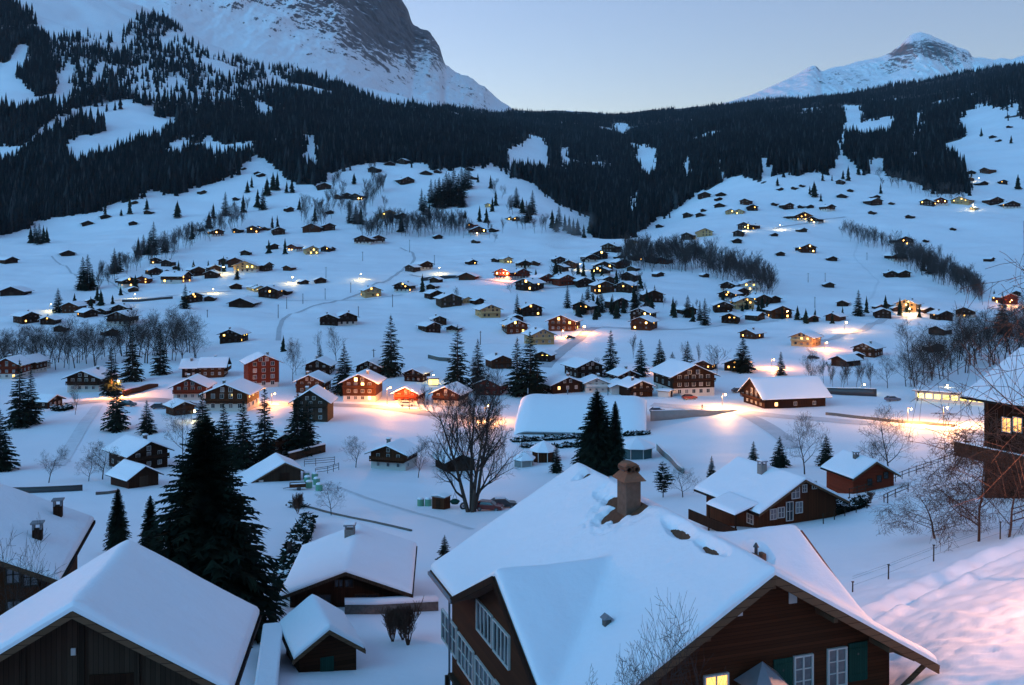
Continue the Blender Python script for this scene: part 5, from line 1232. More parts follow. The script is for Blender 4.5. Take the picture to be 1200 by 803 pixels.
# ------------------------------------------------------------------ walls, hedges, fences
def wall_run(name, label, path, h, thick, mat, cap=.18, cat='wall', step=2.0, base=.5):
    xy = px_path(path, step); hs = np.interp(np.linspace(0, 1, len(xy)), np.linspace(0, 1, len(h)), h) if isinstance(h, (list, tuple)) else np.full(len(xy), h)
    c = xy.mean(0); zc = float(gz(*c)); t = thing(name, label, cat, (c[0], c[1], zc))
    tan = np.gradient(xy, axis=0); tan /= np.maximum(np.linalg.norm(tan, axis=1, keepdims=True), 1e-6); nr = np.stack([-tan[:, 1], tan[:, 0]], 1) * thick / 2
    def strip(z0, z1, grow, nm, m, parent):
        A = xy + nr * (1 + grow); B = xy - nr * (1 + grow); z = gz(xy[:, 0], xy[:, 1])
        V = []; Fs = []
        for i in range(len(xy)):
            for (q, zz) in ((A, z0), (B, z0), (B, z1), (A, z1)): V.append((q[i, 0] - c[0], q[i, 1] - c[1], z[i] + zz[i] - zc))
        for i in range(len(xy) - 1):
            b = 4 * i
            for j in range(4): Fs.append((b + j, b + (j + 1) % 4, b + 4 + (j + 1) % 4, b + 4 + j))
        for b in (0, 4 * (len(xy) - 1)): Fs.append((b, b + 1, b + 2, b + 3))
        return link(nm, np_mesh(nm, V, Fs, [M[m]]), parent)
    w = strip(np.full(len(xy), -base), hs, 0, 'wall', mat, t)
    if cap:
        strip(hs + .004, hs + cap * (1 + .4 * fbm(xy[:, 0] / 2, xy[:, 1] / 2, 2, 3)), .12, 'snow_cap', 'roof_snow', w)
    return t
wall_run('stone_wall', 'long low dark wall crossing the left field edge', [(-30,579),(30,578),(70,577),(108,574)], .95, .5, 'metal', .0)
wall_run('stone_wall', 'short dark wall right of the long left one', [(112,580),(126,579),(140,577)], .5, .4, 'stone', .1)
wall_run('retaining_wall', 'grey retaining wall below the main road right of the hall', [(757,494),(785,492),(815,489),(845,484),(868,481)], [2.6, 2.3, 1.6, .8, .3], .4, 'concrete', .12)
wall_run('retaining_wall', 'dark retaining wall below the leafless tree row on the right', [(952,460),(975,462),(1005,464),(1033,465)], [1.6, 2.0, 2.2, 2.2], .5, 'metal', .2)
wall_run('retaining_wall', 'straight grey wall slanting down beside the glass pavilion', [(769,526),(785,540),(802,556)], [1.4, 1.1, .9], .4, 'concrete', .1)
wall_run('board_wall', 'dark board wall with snow ridge behind the animal pen', [(338,541),(360,535),(381,530)], 1.7, .3, 'grey', .3)
wall_run('stone_wall', 'snow capped rubble wall behind the small log hut', [(404,719),(440,719),(475,717),(512,715)], .75, .6, 'stone', .32)
wall_run('garden_kerb', 'thin dark kerb line running across the near field', [(334,588),(365,596),(400,605),(440,613),(488,624)], .22, .3, 'stone', .0)
wall_run('road_wall', 'thin dark kerb along the lit road on the right', [(962,486),(1000,490),(1060,496),(1125,501)], .7, .3, 'stone', .0)
wall_run('retaining_wall', 'dark bank wall beside the orange lamp at left', [(139,466),(155,462),(172,457),(187,452)], [1.5, 1.6, 1.6, .8], .4, 'brown', .0)
wall_run('retaining_wall', 'long dark bank wall on the upper lamp road', [(491,330),(510,328),(530,326),(545,325)], [2.2, 2.4, 2.0, 1.0], .6, 'metal', .2)
wall_run('retaining_wall', 'dark bank wall left of the tall spruce on the field', [(502,420),(515,423),(528,424)], 1.4, .5, 'stone', .2)
wall_run('retaining_wall', 'dark bank wall under the left hillside lane', [(140,354),(170,353),(205,350)], 1.3, .6, 'metal', .2)

def hedge(name, label, path, h, thick, n, seed, snow=.25, leaf=.22, cat='hedge'):
    r = random.Random(seed); xy = px_path(path, .6); V = []; Fs = []; mi = []; c = xy.mean(0); zc = float(gz(*c))
    for i in range(n):
        p = xy[r.randrange(len(xy))]; a = r.uniform(-1, 1); z = r.random() ** .7
        x, y = p[0] + a * thick / 2 + r.gauss(0, .1), p[1] + r.uniform(-.5, .5) * thick; z0 = float(gz(x, y)) - zc + z * h * (1 - .35 * abs(a)) * (.75 + .35 * vnoise(np.array(x / 1.3), np.array(y / 1.3), 4))
        b = len(V); s = leaf * r.uniform(.6, 1.6)
        top = z > .8 and r.random() < snow * 3
        for _ in range(3): V.append((x - c[0] + r.gauss(0, s), y - c[1] + r.gauss(0, s), z0 + r.gauss(0, s * (.25 if top else .8))))
        Fs.append((b, b + 1, b + 2)); mi.append(1 if top else 0)
    t = thing(name, label, cat, (c[0], c[1], zc))
    link('foliage', np_mesh('foliage', V, Fs, [M['needle'], M['roof_snow']], mi), t)
    st = MB()
    for i in range(0, len(xy), max(1, len(xy) // 8)): st.tube((xy[i][0] - c[0], xy[i][1] - c[1], float(gz(*xy[i])) - zc - .1), (xy[i][0] - c[0], xy[i][1] - c[1], float(gz(*xy[i])) - zc + h * .6), .05, .03, 5)
    st.build('stem', M['bark'], t)
    return t
hedge('hedge', 'dark snow dusted hedge between the huge spruce and chalet', [(333,700),(340,668),(350,640),(361,615)], 2.4, 1.6, 5200, 1, .12)
hedge('hedge', 'dark clipped hedge with snow beside the right brown chalet', [(968,606),(985,601),(1012,594)], 1.6, 1.3, 2600, 2, .2)
hedge('hedge', 'long low hedge along the foot of the snow hall', [(602,518),(640,516),(680,513),(700,512)], 1.1, 1.4, 2400, 3, .3, .3)
hedge('hedge', 'second low hedge in front of the snow hall', [(612,524),(650,525),(690,522)], 1.0, 1.6, 1500, 4, .5, .3)
hedge('hedge', 'short dark hedge by the pavilion roof', [(732,511),(745,510),(759,509)], .9, 1.2, 900, 5, .3, .3)
hedge('bush', 'rounded snow dusted bush on the near field', [(346,594),(352,596)], 1.6, 2.2, 500, 6, .2, .12, 'bush')
hedge('hedge', 'dark hedge with snow beside the left dark house', [(62,481),(72,482),(82,479)], 1.8, 1.5, 900, 7, .3, .3)

def fence_run(name, label, path, h, gap, rails, cat='fence', post_r=.06, rail_r=.05, mat='grey'):
    xy = px_path(path, gap); c = xy.mean(0); zc = float(gz(*c)); t = thing(name, label, cat, (c[0], c[1], zc)); r = random.Random(len(label))
    P = [Vector((x - c[0], y - c[1], float(gz(x, y)) - zc)) for x, y in xy]
    for p in P: MB().tube(p - Vector((0, 0, .3)), p + Vector((r.gauss(0, .04), r.gauss(0, .04), h * r.uniform(.92, 1.08))), post_r, post_r * .85, 6).build('post', M[mat], t)
    for f in rails:
        mb = MB()
        for a, b in zip(P[:-1], P[1:]): mb.tube(a + Vector((0, 0, h * f)), b + Vector((0, 0, h * f)), rail_r, rail_r, 4)
        mb.build('rail' if rail_r > .02 else 'wire', M[mat], t)
    return t
fence_run('rail_fence', 'upper rail fence of the empty animal pen', [(357,547),(370,546),(392,544)], 1.5, 2.4, (.35, .65, .93))
fence_run('rail_fence', 'lower rail fence of the empty animal pen', [(370,557),(384,555),(397,551)], 1.4, 2.4, (.4, .75, .95))
fence_run('rail_fence', 'wooden fence climbing from the brown chalet to the balcony house', [(985,585),(1020,577),(1055,562),(1100,546),(1150,529),(1175,520)], 1.2, 2.6, (.5, .9))
fence_run('rail_fence', 'post fence beside the hedge of the right brown chalet', [(965,614),(990,605),(1016,596),(1040,590)], 1.1, 2.6, (.9,), rail_r=.015)
fence_run('rail_fence', 'short wooden fence at the foot of the drooping tree', [(1036,589),(1049,583),(1064,577)], 1.0, 2.2, (.5, .9))
for (px, py, h), lab in zip(((999,694,12),(1041,679,17),(1094,658,19),(1172,632,20)), ('lowest thin fence post on the snow crest','middle thin fence post on the snow crest','upper thin fence post on the snow crest','thin fence post under the drooping twigs')):
    p = ground(px, py, 45); t = thing('fence_post', lab, 'fence post', p, 0, 'posts on the snow crest')
    MB().tube((0, 0, -.3), (.02, 0, h * p.y / F), .05, .045, 6).build('stake', M['bark'], t)
    MB().box(-.06, .1, -.06, .06, h * p.y / F - .02, h * p.y / F + .03).build('post_cap', M['bark'], t)
pts = [ground(px, py, 45) for px, py in ((999,694),(1041,679),(1094,658),(1172,632))]
wr = MB()
for f in (.45, .9, 1.05):
    for a, b in zip(pts[:-1], pts[1:]): wr.tube(a + Vector((0, 0, f)), b + Vector((0, 0, f)), .008, .008, 3)
tag(wr.build('fence_wire', M['metal']), 'thin wires strung between the posts on the snow crest', 'fence wire')

# ------------------------------------------------------------------ street lamps
def lamp(px, pyb, pyg, label, watts, color=(1, .43, .12), bulb='orange_bulb', group='street lamps', arm=.8, size=.22, side=1):
    p = ground(px, pyg); H = max(2.5, (pyg - pyb) * p.y / F)
    t = thing('street_lamp', label, 'street lamp', p, math.atan2(-p.x, p.y), group)
    MB().tube((-arm * side, 0, -.3), (-arm * side, 0, H + .3), .09, .055, 6).build('pole', M['metal'], t)
    MB().bar((-arm * side, 0, H + .28), (.1 * side, 0, H + .38), .07).build('arm', M['metal'], t)
    hd = MB().box(-.3, .3, -.16, .16, H + .24, H + .36).build('head', M['metal'], t)
    bb = bmesh.new(); bmesh.ops.create_icosphere(bb, subdivisions=2, radius=size * .7); me = bpy.data.meshes.new('bulb'); bb.to_mesh(me); bb.free(); me.materials.append(M[bulb])
    b = link('bulb', me, hd, (0, 0, H + .1))
    li = bpy.data.lights.new('lamp_light', 'POINT'); li.energy = watts * (YK if color in (YE, WH) else 1.25 if pyg > 425 else .95); li.color = color; li.shadow_soft_size = .3
    lo = bpy.data.objects.new('lamp_light', li); COL.objects.link(lo); lo.parent = t; lo.location = (0, 0, H - .35)
    return t
LK = .16
YK = .42
OR, YE, WH = (1, .34, .075), (1, .7, .18), (1, .78, .38)
lamp(139, 447, 464, 'orange street lamp beside the reddish spruce at left', 9500 * LK, OR, size=.3)
lamp(228, 484, 494, 'yellow globe lamp glowing among the left spruce tops', 500 * LK, YE, 'white_bulb', size=.4)
lamp(322, 462, 474, 'street lamp under the tall red house', 5000 * LK, OR)
lamp(287, 464, 476, 'street lamp beside the wide brown chalet', 2600 * LK, OR)
lamp(457, 455, 476, 'orange street lamp between the two lit chalets', 11000 * LK, OR, size=.3)
lamp(483, 458, 480, 'low street lamp at the lit snow right of the white car', 3000 * LK, OR)
lamp(572, 476, 494, 'street lamp glowing behind the huge leafless tree', 5200 * LK, OR)
lamp(850, 463, 481, 'street lamp lighting the road fork beside large chalet', 12000 * LK, (1, .44, .14), size=.3)
lamp(907, 422, 432, 'street lamp on the lane behind the long dark chalet', 7500 * LK, OR, size=.3)
lamp(780, 428, 437, 'street lamp among the spruces behind the large chalet', 2600 * LK, OR, size=.3)
lamp(685, 383, 391, 'bright street lamp at the top of the steep lane', 7000 * LK, OR, size=.4)
lamp(660, 388, 396, 'street lamp by the wide chalet on the steep lane', 3000 * LK, OR)
lamp(612, 330, 338, 'reddish street lamp in front of the core houses', 6500 * LK, (1, .3, .1))
lamp(590, 320, 329, 'reddish street lamp beside the red lit chalet', 6500 * LK, (1, .3, .1))
lamp(680, 310, 317, 'pale lamp between the hindmost core houses', 3200 * LK, YE, 'white_bulb')
lamp(515, 314, 322, 'pale lamp above the dark bank wall', 4200 * LK, YE, 'white_bulb')
lamp(423, 321, 328, 'pale lamp on the central path', 3600 * LK, YE, 'white_bulb', size=.35)
lamp(343, 325, 332, 'bright pale lamp beside the lone barns', 6500 * LK, YE, 'white_bulb', size=.45)
lamp(262, 313, 322, 'pale lamp between chalets of the upper left hamlet', 5200 * LK, YE, 'white_bulb', size=.4)
lamp(250, 339, 344, 'low pale lamp on the left lane end', 4000 * LK, YE, 'white_bulb')
lamp(158, 345, 351, 'pale lamp on the left hillside lane', 4200 * LK, YE, 'white_bulb')
lamp(60, 357, 364, 'pale lamp by the lower left lane', 3000 * LK, YE, 'white_bulb')
lamp(348, 287, 291, 'pale lamp beside the reddish chalet on the meadow row', 3000 * LK, WH, 'white_bulb')
lamp(914, 264, 270, 'pale lamp on the upper right meadow lane', 5000 * LK, WH, 'white_bulb', size=.35)
lamp(956, 254, 260, 'pale lamp beside the lit meadow farm', 5000 * LK, WH, 'white_bulb', size=.35)
lamp(873, 266, 271, 'pale lamp under the terrace chalets', 4200 * LK, YE, 'white_bulb')
lamp(805, 275, 281, 'greenish lamp beside the terrace house', 2500 * LK, YE, 'white_bulb')
lamp(1102, 233, 241, 'reddish lamp under the right forest', 6000 * LK, OR, size=.35)
lamp(1140, 240, 247, 'bright pale lamp under the right forest', 4500 * LK, WH, 'white_bulb', size=.4)
lamp(1147, 209, 214, 'pale lamp on the right edge meadow', 4000 * LK, WH, 'white_bulb', size=.4)
lamp(992, 378, 388, 'orange lamp on the right valley lane', 7000 * LK, (1, .5, .16), size=.4)
lamp(969, 402, 410, 'orange lamp beside the tan lit gable', 6000 * LK, OR, size=.35)
lamp(1066, 362, 370, 'orange lamp in the right valley hamlet', 6500 * LK, (1, .5, .16), size=.4)
lamp(1131, 363, 372, 'orange lamp before the right twigs', 6000 * LK, OR, size=.35)
lamp(1186, 352, 359, 'orange lamp by the red lit house at right', 6000 * LK, OR, size=.35)
lamp(1110, 478, 500, 'street lamp flooding the road on the right', 15000 * LK, (1, .42, .13), size=.3)
lamp(1068, 480, 497, 'street lamp at the road left of the brightest patch', 7000 * LK, (1, .4, .12), size=.25)
lamp(1013, 452, 461, 'pale lamp above the dark retaining wall', 900 * LK, WH, 'white_bulb', size=.3)
lamp(1079, 458, 468, 'square pale lamp before the yellow lit hall', 500 * LK, YE, 'white_bulb', size=.4)
lamp(1110, 452, 468, 'greenish pale lamp over the yellow lit hall', 400 * LK, YE, 'white_bulb')
lamp(508, 440, 449, 'yellowish lamp at the glazed porch', 700 * LK, YE, 'white_bulb', size=.2)
# lane lamp just past the right edge of the frame, the one that tints the near slope and roof
q = Vector((33, 43, float(gz(33, 43)))); t = thing('street_lamp', 'street lamp of the near lane beyond the right frame edge', 'street lamp', q, 0, 'street lamps')
MB().tube((0, 0, -.4), (0, 0, 6.6), .09, .06, 8).build('pole', M['metal'], t); MB().bar((0, 0, 6.55), (-1.1, 0, 6.75), .07).build('arm', M['metal'], t)
hd = MB().box(-1.4, -.8, -.16, .16, 6.66, 6.8).build('head', M['metal'], t)
MB().box(-1.3, -.9, -.12, .12, 6.58, 6.655).build('bulb', M['orange_bulb'], hd)
li = bpy.data.lights.new('lamp_light', 'SPOT'); li.energy = 2300; li.color = (1, .42, .24); li.shadow_soft_size = .4; li.spot_size = R(168); li.spot_blend = .3
lo = bpy.data.objects.new('lamp_light', li); COL.objects.link(lo); lo.parent = t; lo.location = (-1.1, 0, 6.3)

# ------------------------------------------------------------------ poles of the wire lines
for i, (px, py, h) in enumerate([(382,326,13),(425,306,11),(480,296,15),(509,311,12),(381,351,13),(355,356,12),(336,362,14),(326,373,16),(411,343,12),(460,360,15),(438,424,15),(947,331,11),(967,331,11),(955,361,13),(563,404,16),(846,300,8),(1063,312,9),(1016,305,9),(420,372,13),(243,372,9)]):
    p = ground(px, py); H = h * p.y / F
    t = thing('utility_pole', ['weathered wooden wire pole','slim wooden wire pole'][i % 2] + f", {ORD[i]} from left on the snowy slopes", 'utility pole', p, .3 * i, 'wire poles on the slopes')
PL = [o for o in COL.objects if o.name.startswith('utility_pole')]
for i, t in enumerate(sorted(PL, key=lambda o: o.location.x / o.location.y)):
    t['label'] = f"thin wooden wire pole, {ORD[i]} from left on the snowy slopes"
for o, h in zip(PL, [13,11,15,12,13,12,14,16,12,15,15,11,11,13,16,8,9,9,13,9]):
    H = h * o.location.y / F
    MB().tube((0, 0, -.4), (0, 0, H), .2, .14, 5).build('pole', M['bark'], o); MB().bar((-.8, 0, H - .5), (.8, 0, H - .5), .14).build('crossarm', M['bark'], o)

# ------------------------------------------------------------------ snow hall, pavilion, kiosk, lit hall
a, b = ground(602, 509), ground(757, 509); mid = (a + b) / 2; Lh = (b - a).length; ang = math.atan2(b.y - a.y, b.x - a.x)
t = thing('sports_hall', 'long hall whose arched snow roof comes down close to the ground', 'hall', mid, ang)
Dp, Hh = 30.0, 6.3
hh = lambda X, Y: .15 + Hh * np.clip(1 - np.abs((Y - Dp / 2) / (Dp / 2 + .3)) ** 1.75, 0, 1) - 1.0 * np.clip((np.abs(X) - Lh / 2 + 3.5) / 3.5, 0, 1) ** 2
rf = roof_deck(t, hh, -Lh / 2, Lh / 2, 0, Dp, 60, 40, .3, 'zinc')
snow_slab('snow_cover', rf, hh, -Lh / 2 - .05, Lh / 2 + .05, -.05, Dp + .05, .45, 120, 90, .4, 5, edge=.8)
walls('wall', t, hh, -Lh / 2 + .8, Lh / 2 - .8, .8, Dp - .8, -2, 'concrete', 40, .35)
for x in (-14, -4, 6): MB().box(x - .12, x + .12, 14.9, 15.1, 7, 8.4).build('roof_vent', M['zinc'], t)
def pavilion(name, label, px, py, wpx, sides, hw, hr, wallmat, post=True):
    p = ground(px, py); r = wpx * p.y / F / 2; t = thing(name, label, name.split('_')[-1], p, .3)
    P = lambda rr, i, z: (rr * math.cos(6.283 * i / sides), rr * math.sin(6.283 * i / sides), z)
    w = MB()
    for i in range(sides): w.poly([P(r*.8, i, -1), P(r*.8, i+1, -1), P(r*.8, i+1, hw), P(r*.8, i, hw)])
    w.build('wall', M[wallmat], t)
    for i in range(sides): MB().tube(P(r*.82, i, -1), P(r*.82, i, hw), .08, .08, 5).build('post', M['white'], t)
    rf = MB()
    for i in range(sides): rf.poly([P(r, i, hw), P(r, i+1, hw), (0, 0, hw + hr)])
    rf.poly([P(r, sides - 1 - i, hw - .02) for i in range(sides)]); ro = rf.build('roof', M['roof'], t)
    s = MB()
    for i in range(sides):
        s.poly([P(r*1.01, i, hw + .28), P(r*1.01, i+1, hw + .28), P(r*.5, i+1, hw + hr*.5 + .38), P(r*.5, i, hw + hr*.5 + .38)]); s.poly([P(r*.5, i, hw + hr*.5 + .38), P(r*.5, i+1, hw + hr*.5 + .38), (0, 0, hw + hr + .35)])
        s.poly([P(r*1.01, i, hw + .02), P(r*1.01, i+1, hw + .02), P(r*1.01, i+1, hw + .28), P(r*1.01, i, hw + .28)])
    s.build('snow_cover', M['roof_snow'], ro, smooth=True)
    return t
M['teal'] = plain('teal_glass', (.025, .075, .08), .15, var=.3)
pavilion('glass_pavilion', 'glazed pavilion with flat cone of snow beside the tall spruces', 746, 536, 46, 8, 2.3, 1.6, 'teal')
pavilion('garden_kiosk', 'small tan kiosk with pointed snow roof behind the big roof', 637, 540, 34, 8, 2.2, 1.7, 'brown')
pavilion('garden_kiosk', 'second low snow covered kiosk left of the tan one', 614, 546, 28, 6, 1.4, 1.3, 'concrete')
p = ground(1118, 473); t = thing('long_hall', 'long low hall with yellow lit front behind the balcony house', 'hall', p, math.atan2(-p.x, p.y) - .12)
MB().box(-10, 11, 0, 9, -2, 2.8).build('wall', M['plaster'], t); rf = MB().prism([(-10.8, 2.81), (11.8, 2.81), (11.8, 3.0), (-10.8, 3.0)], -.8, 9.8).build('roof', M['roof'], t)
snow_slab('snow_cover', rf, lambda X, Y: 3.0 + 0 * X, -10.85, 11.85, -.85, 9.85, .4, 40, 24, .3, 9)
for i in range(9): o = link('window', win_mesh(1.6, 1.3, 5), t, (-8.6 + 2.2 * i, -.02, .9))
p = ground(508, 452); t = thing('glass_porch', 'small yellow lit glazed porch between two chalets', 'porch', p, .2)
for i in range(3): link('window', win_mesh(.9, 1.6, 3), t, (-1 + i, 0, .3))
MB().box(-1.6, 1.6, .05, 2.4, -1, 2.1).build('wall', M['plaster'], t); rf = MB().box(-1.8, 1.8, -.2, 2.6, 2.11, 2.25).build('roof', M['roof'], t); MB().box(-1.8, 1.8, -.2, 2.6, 2.255, 2.6).build('snow_cover', M['roof_snow'], rf, bevel=.1)

# ------------------------------------------------------------------ barn with pen, bales, trailer
t, fr, hf, rf = near_house(334, 540, 38.7, 25, 7.6, 3.5, 8.4, .5, -43.4, 'weathered hay barn with lopsided snow roof beside the pen', 'barn', 'barn', .32, 'grey', .5, dz=.36)
for x in (-5.6, -4.2): MB().box(x - .4, x + .4, .38, .47, .2, 1.5).build('panel', M['white'], t)
MB().box(-.9, .9, .38, .46, -.5, 2.4).build('door', M['dark'], t)
def bale(px, py, label, rr=.62, dd=0, group='green wrapped bales'):
    p = ground(px, py); t = thing('wrapped_bale', label, 'hay bale', p, random.uniform(0, 3), group)
    b = MB().tube((0, 0, -.1), (0, 0, 1.1), rr, rr * .97, 14).build('wrap', M['balegreen'], t, bevel=.1, smooth=False)
    MB().tube((0, 0, 1.112), (0, 0, 1.34), rr * .95, rr * .7, 14).build('snow_cap', M['roof_snow'], b, smooth=True)
M['balegreen'] = plain('bale_wrap', (.10, .27, .17), .35, var=.2)
for (px, py), lab in zip([(362,572),(374,575),(360,566),(371,568),(359,561),(369,562)], ['front left green bale beside the trailer','front right green bale beside the trailer','second green bale of the left bale row','second green bale of the right bale row','rear green bale of the left bale row','rear green bale of the right bale row']): bale(px, py, lab)
bale(493, 593, 'left green bale near the huge leafless tree', .55); bale(502, 593, 'right green bale near the huge leafless tree', .55)
p = ground(349, 574); t = thing('farm_trailer', 'small wooden farm trailer in front of the hay barn', 'trailer', p, .2)
MB().box(-1.4, 1.4, -.8, .8, .55, .65).box(-1.4, 1.4, -.8, -.72, .65, 1.15).box(-1.4, 1.4, .72, .8, .65, 1.15).box(-1.4, -1.32, -.72, .72, .65, 1.15).box(1.32, 1.4, -.72, .72, .65, 1.15).build('bed', M['brown'], t)
MB().box(-1.3, 1.3, -.7, .7, .66, 1.05).build('snow_load', M['roof_snow'], t, bevel=.1); MB().bar((-1.4, 0, .5), (-2.5, 0, .35), .1).build('drawbar', M['metal'], t)
for y in (-.9, .9): MB().tube((.2, y - .1, .35), (.2, y + .1, .35), .38, .38, 12).build('wheel', M['metal'], t)
p = ground(517, 596); t = thing('garden_shed', 'small boarded box shed left of the huge leafless tree', 'shed', p, -.5)
MB().box(-1.1, 1.1, -.9, .9, -.3, 1.9).build('wall', M['brown'], t); rf = MB().prism([(-1.25, 1.91), (1.25, 1.91), (1.25, 2.02), (0, 2.2), (-1.25, 2.02)], -1.0, 1.0).build('roof', M['zinc'], t)
snow_slab('snow_cover', rf, lambda X, Y: 2.2 - .145 * np.abs(X), -1.27, 1.27, -1.02, 1.02, .12, 14, 14, .1, 2, edge=.2); MB().box(-.4, .4, -.96, -.91, -.1, 1.6).build('door', M['dark'], t)
p = ground(533, 596); t = thing('hanging_swing', 'green round swing seat hanging beside the huge tree', 'swing', p, 0)
for dx in (-.45, .45): MB().tube((dx, 0, 1.15), (0, 0, 2.4), .03, .03, 4).build('rope', M['metal'], t)
MB().tube((0, 0, 2.4), (0, 0, 5.2), .03, .03, 4).build('rope', M['metal'], t)
MB().tube((0, 0, .75), (0, 0, 1.15), .55, .8, 12).tube((0, 0, 1.15), (0, 0, 1.45), .8, .3, 12).build('seat', M['green'], t)
p = ground(543, 597); t = thing('tyre', 'dark tyre leaning beside the huge tree trunk', 'tyre', p, .3)
bm = bmesh.new(); me = bpy.data.meshes.new('tread'); V = []; Fs = []
for i in range(16):
    for j in range(8):
        A, B = 6.283 * i / 16, 6.283 * j / 8; rr = .42 + .16 * math.cos(B); V.append((rr * math.cos(A), .16 * math.sin(B), .52 + rr * math.sin(A)))
        Fs.append((i * 8 + j, i * 8 + (j + 1) % 8, ((i + 1) % 16) * 8 + (j + 1) % 8, ((i + 1) % 16) * 8 + j))
link('tread', np_mesh('tread', V, Fs, [M['metal']], smooth=True), t); bm.free()
MB().tube((0, -.06, .52), (0, .06, .52), .2, .2, 12).build('rim', M['zinc'], t)

# ------------------------------------------------------------------ cars
def paint(name, c): return plain(name, c, .3, .1, .05)
M['carred'] = paint('dark_red_paint', (.16, .02, .015)); M['cardark'] = paint('dark_paint', (.03, .032, .037)); M['carwhite'] = paint('white_car_paint', (.55, .55, .55)); M['carblue'] = paint('blue_grey_paint', (.08, .1, .14))
M['lampglass'] = plain('lamp_glass', (.5, .45, .4), .2, var=.05); M['tail'] = plain('tail_glass', (.2, .01, .01), .2, var=.05)
def car(px, py, yaw, mat, label, snow=True):
    p = ground(px, py); t = thing('parked_car', label, 'car', p, R(yaw), 'parked cars')
    side = [(-2.1,.3),(2.1,.3),(2.15,.62),(1.95,.82),(1.05,.92),(.35,1.42),(-1.25,1.45),(-1.95,.98),(-2.15,.85)]
    b = MB()
    n = len(side)
    for y, s in ((-.82, -1), (.82, 1)):
        pass
    v0 = [(x, -.82 + (.16 if z > 1.2 else 0), z) for x, z in side]; v1 = [(x, .82 - (.16 if z > 1.2 else 0), z) for x, z in side]
    b.poly(v0); b.poly(list(reversed(v1)))
    for i in range(n):
        j = (i + 1) % n; b.poly([v0[j], v0[i], v1[i], v1[j]])
    b.build('body', M[mat], t, bevel=.05)
    for s in (-1, 1):
        g = MB(); y0 = s * .845; y1 = s * .70
        q = [(.85, y0, .98), (.3, y1, 1.34), (-1.15, y1, 1.36), (-1.7, y0, 1.0)]
        g.poly(q if s < 0 else list(reversed(q)))
        g.build('side_window', M['glass'], t)
    MB().poly([(1.06, -.7, .945), (1.06, .7, .945), (.42, .58, 1.4), (.42, -.58, 1.4)]).build('windscreen', M['glass'], t)
    MB().poly([(-1.98, .7, 1.0), (-1.98, -.7, 1.0), (-1.32, -.58, 1.43), (-1.32, .58, 1.43)]).build('rear_window', M['glass'], t)
    for x in (-1.3, 1.3):
        for s in (-1, 1):
            w = MB().tube((x, s * .66, .32), (x, s * .87, .32), .33, .33, 14).build('wheel', M['metal'], t); MB().tube((x, s * .871, .32), (x, s * .885, .32), .19, .19, 10).build('rim', M['zinc'], w)
    for s in (-.6, .6): MB().box(2.1, 2.17, s - .17, s + .17, .58, .74).build('headlight', M['lampglass'], t); MB().box(-2.18, -2.1, s - .17, s + .17, .66, .84).build('tail_light', M['tail'], t)
    if snow: MB().box(-1.2, .3, -.62, .62, 1.46, 1.58).build('snow_cover', M['roof_snow'], t, bevel=.05)
    return t
car(573, 598, -12, 'carred', 'dark red car parked under the huge leafless tree', False)
car(589, 595, 8, 'cardark', 'dark car half hidden behind the red one')
car(187, 479, 5, 'cardark', 'dark snowy car parked left of the red brown chalet')
car(150, 476, -8, 'cardark', 'dark car by the left spruce below the lamp')
car(221, 477, 0, 'carred', 'dark car in front of the red brown chalet', False)
car(477, 476, 6, 'carwhite', 'white car parked before the orange lit chalet', False)
car(808, 468, 15, 'carred', 'reddish car parked in front of the large chalet', False)
car(866, 460, 10, 'cardark', 'dark car standing between large and long chalet')
car(771, 484, 4, 'carblue', 'small bluish car on the road right of the hall')
car(953, 421, 0, 'cardark', 'dark car on the lane above the long dark chalet')
car(1046, 470, 10, 'carblue', 'bluish car beside the dark retaining wall')
car(668, 397, 20, 'cardark', 'dark car by the wide chalet on the steep lane')

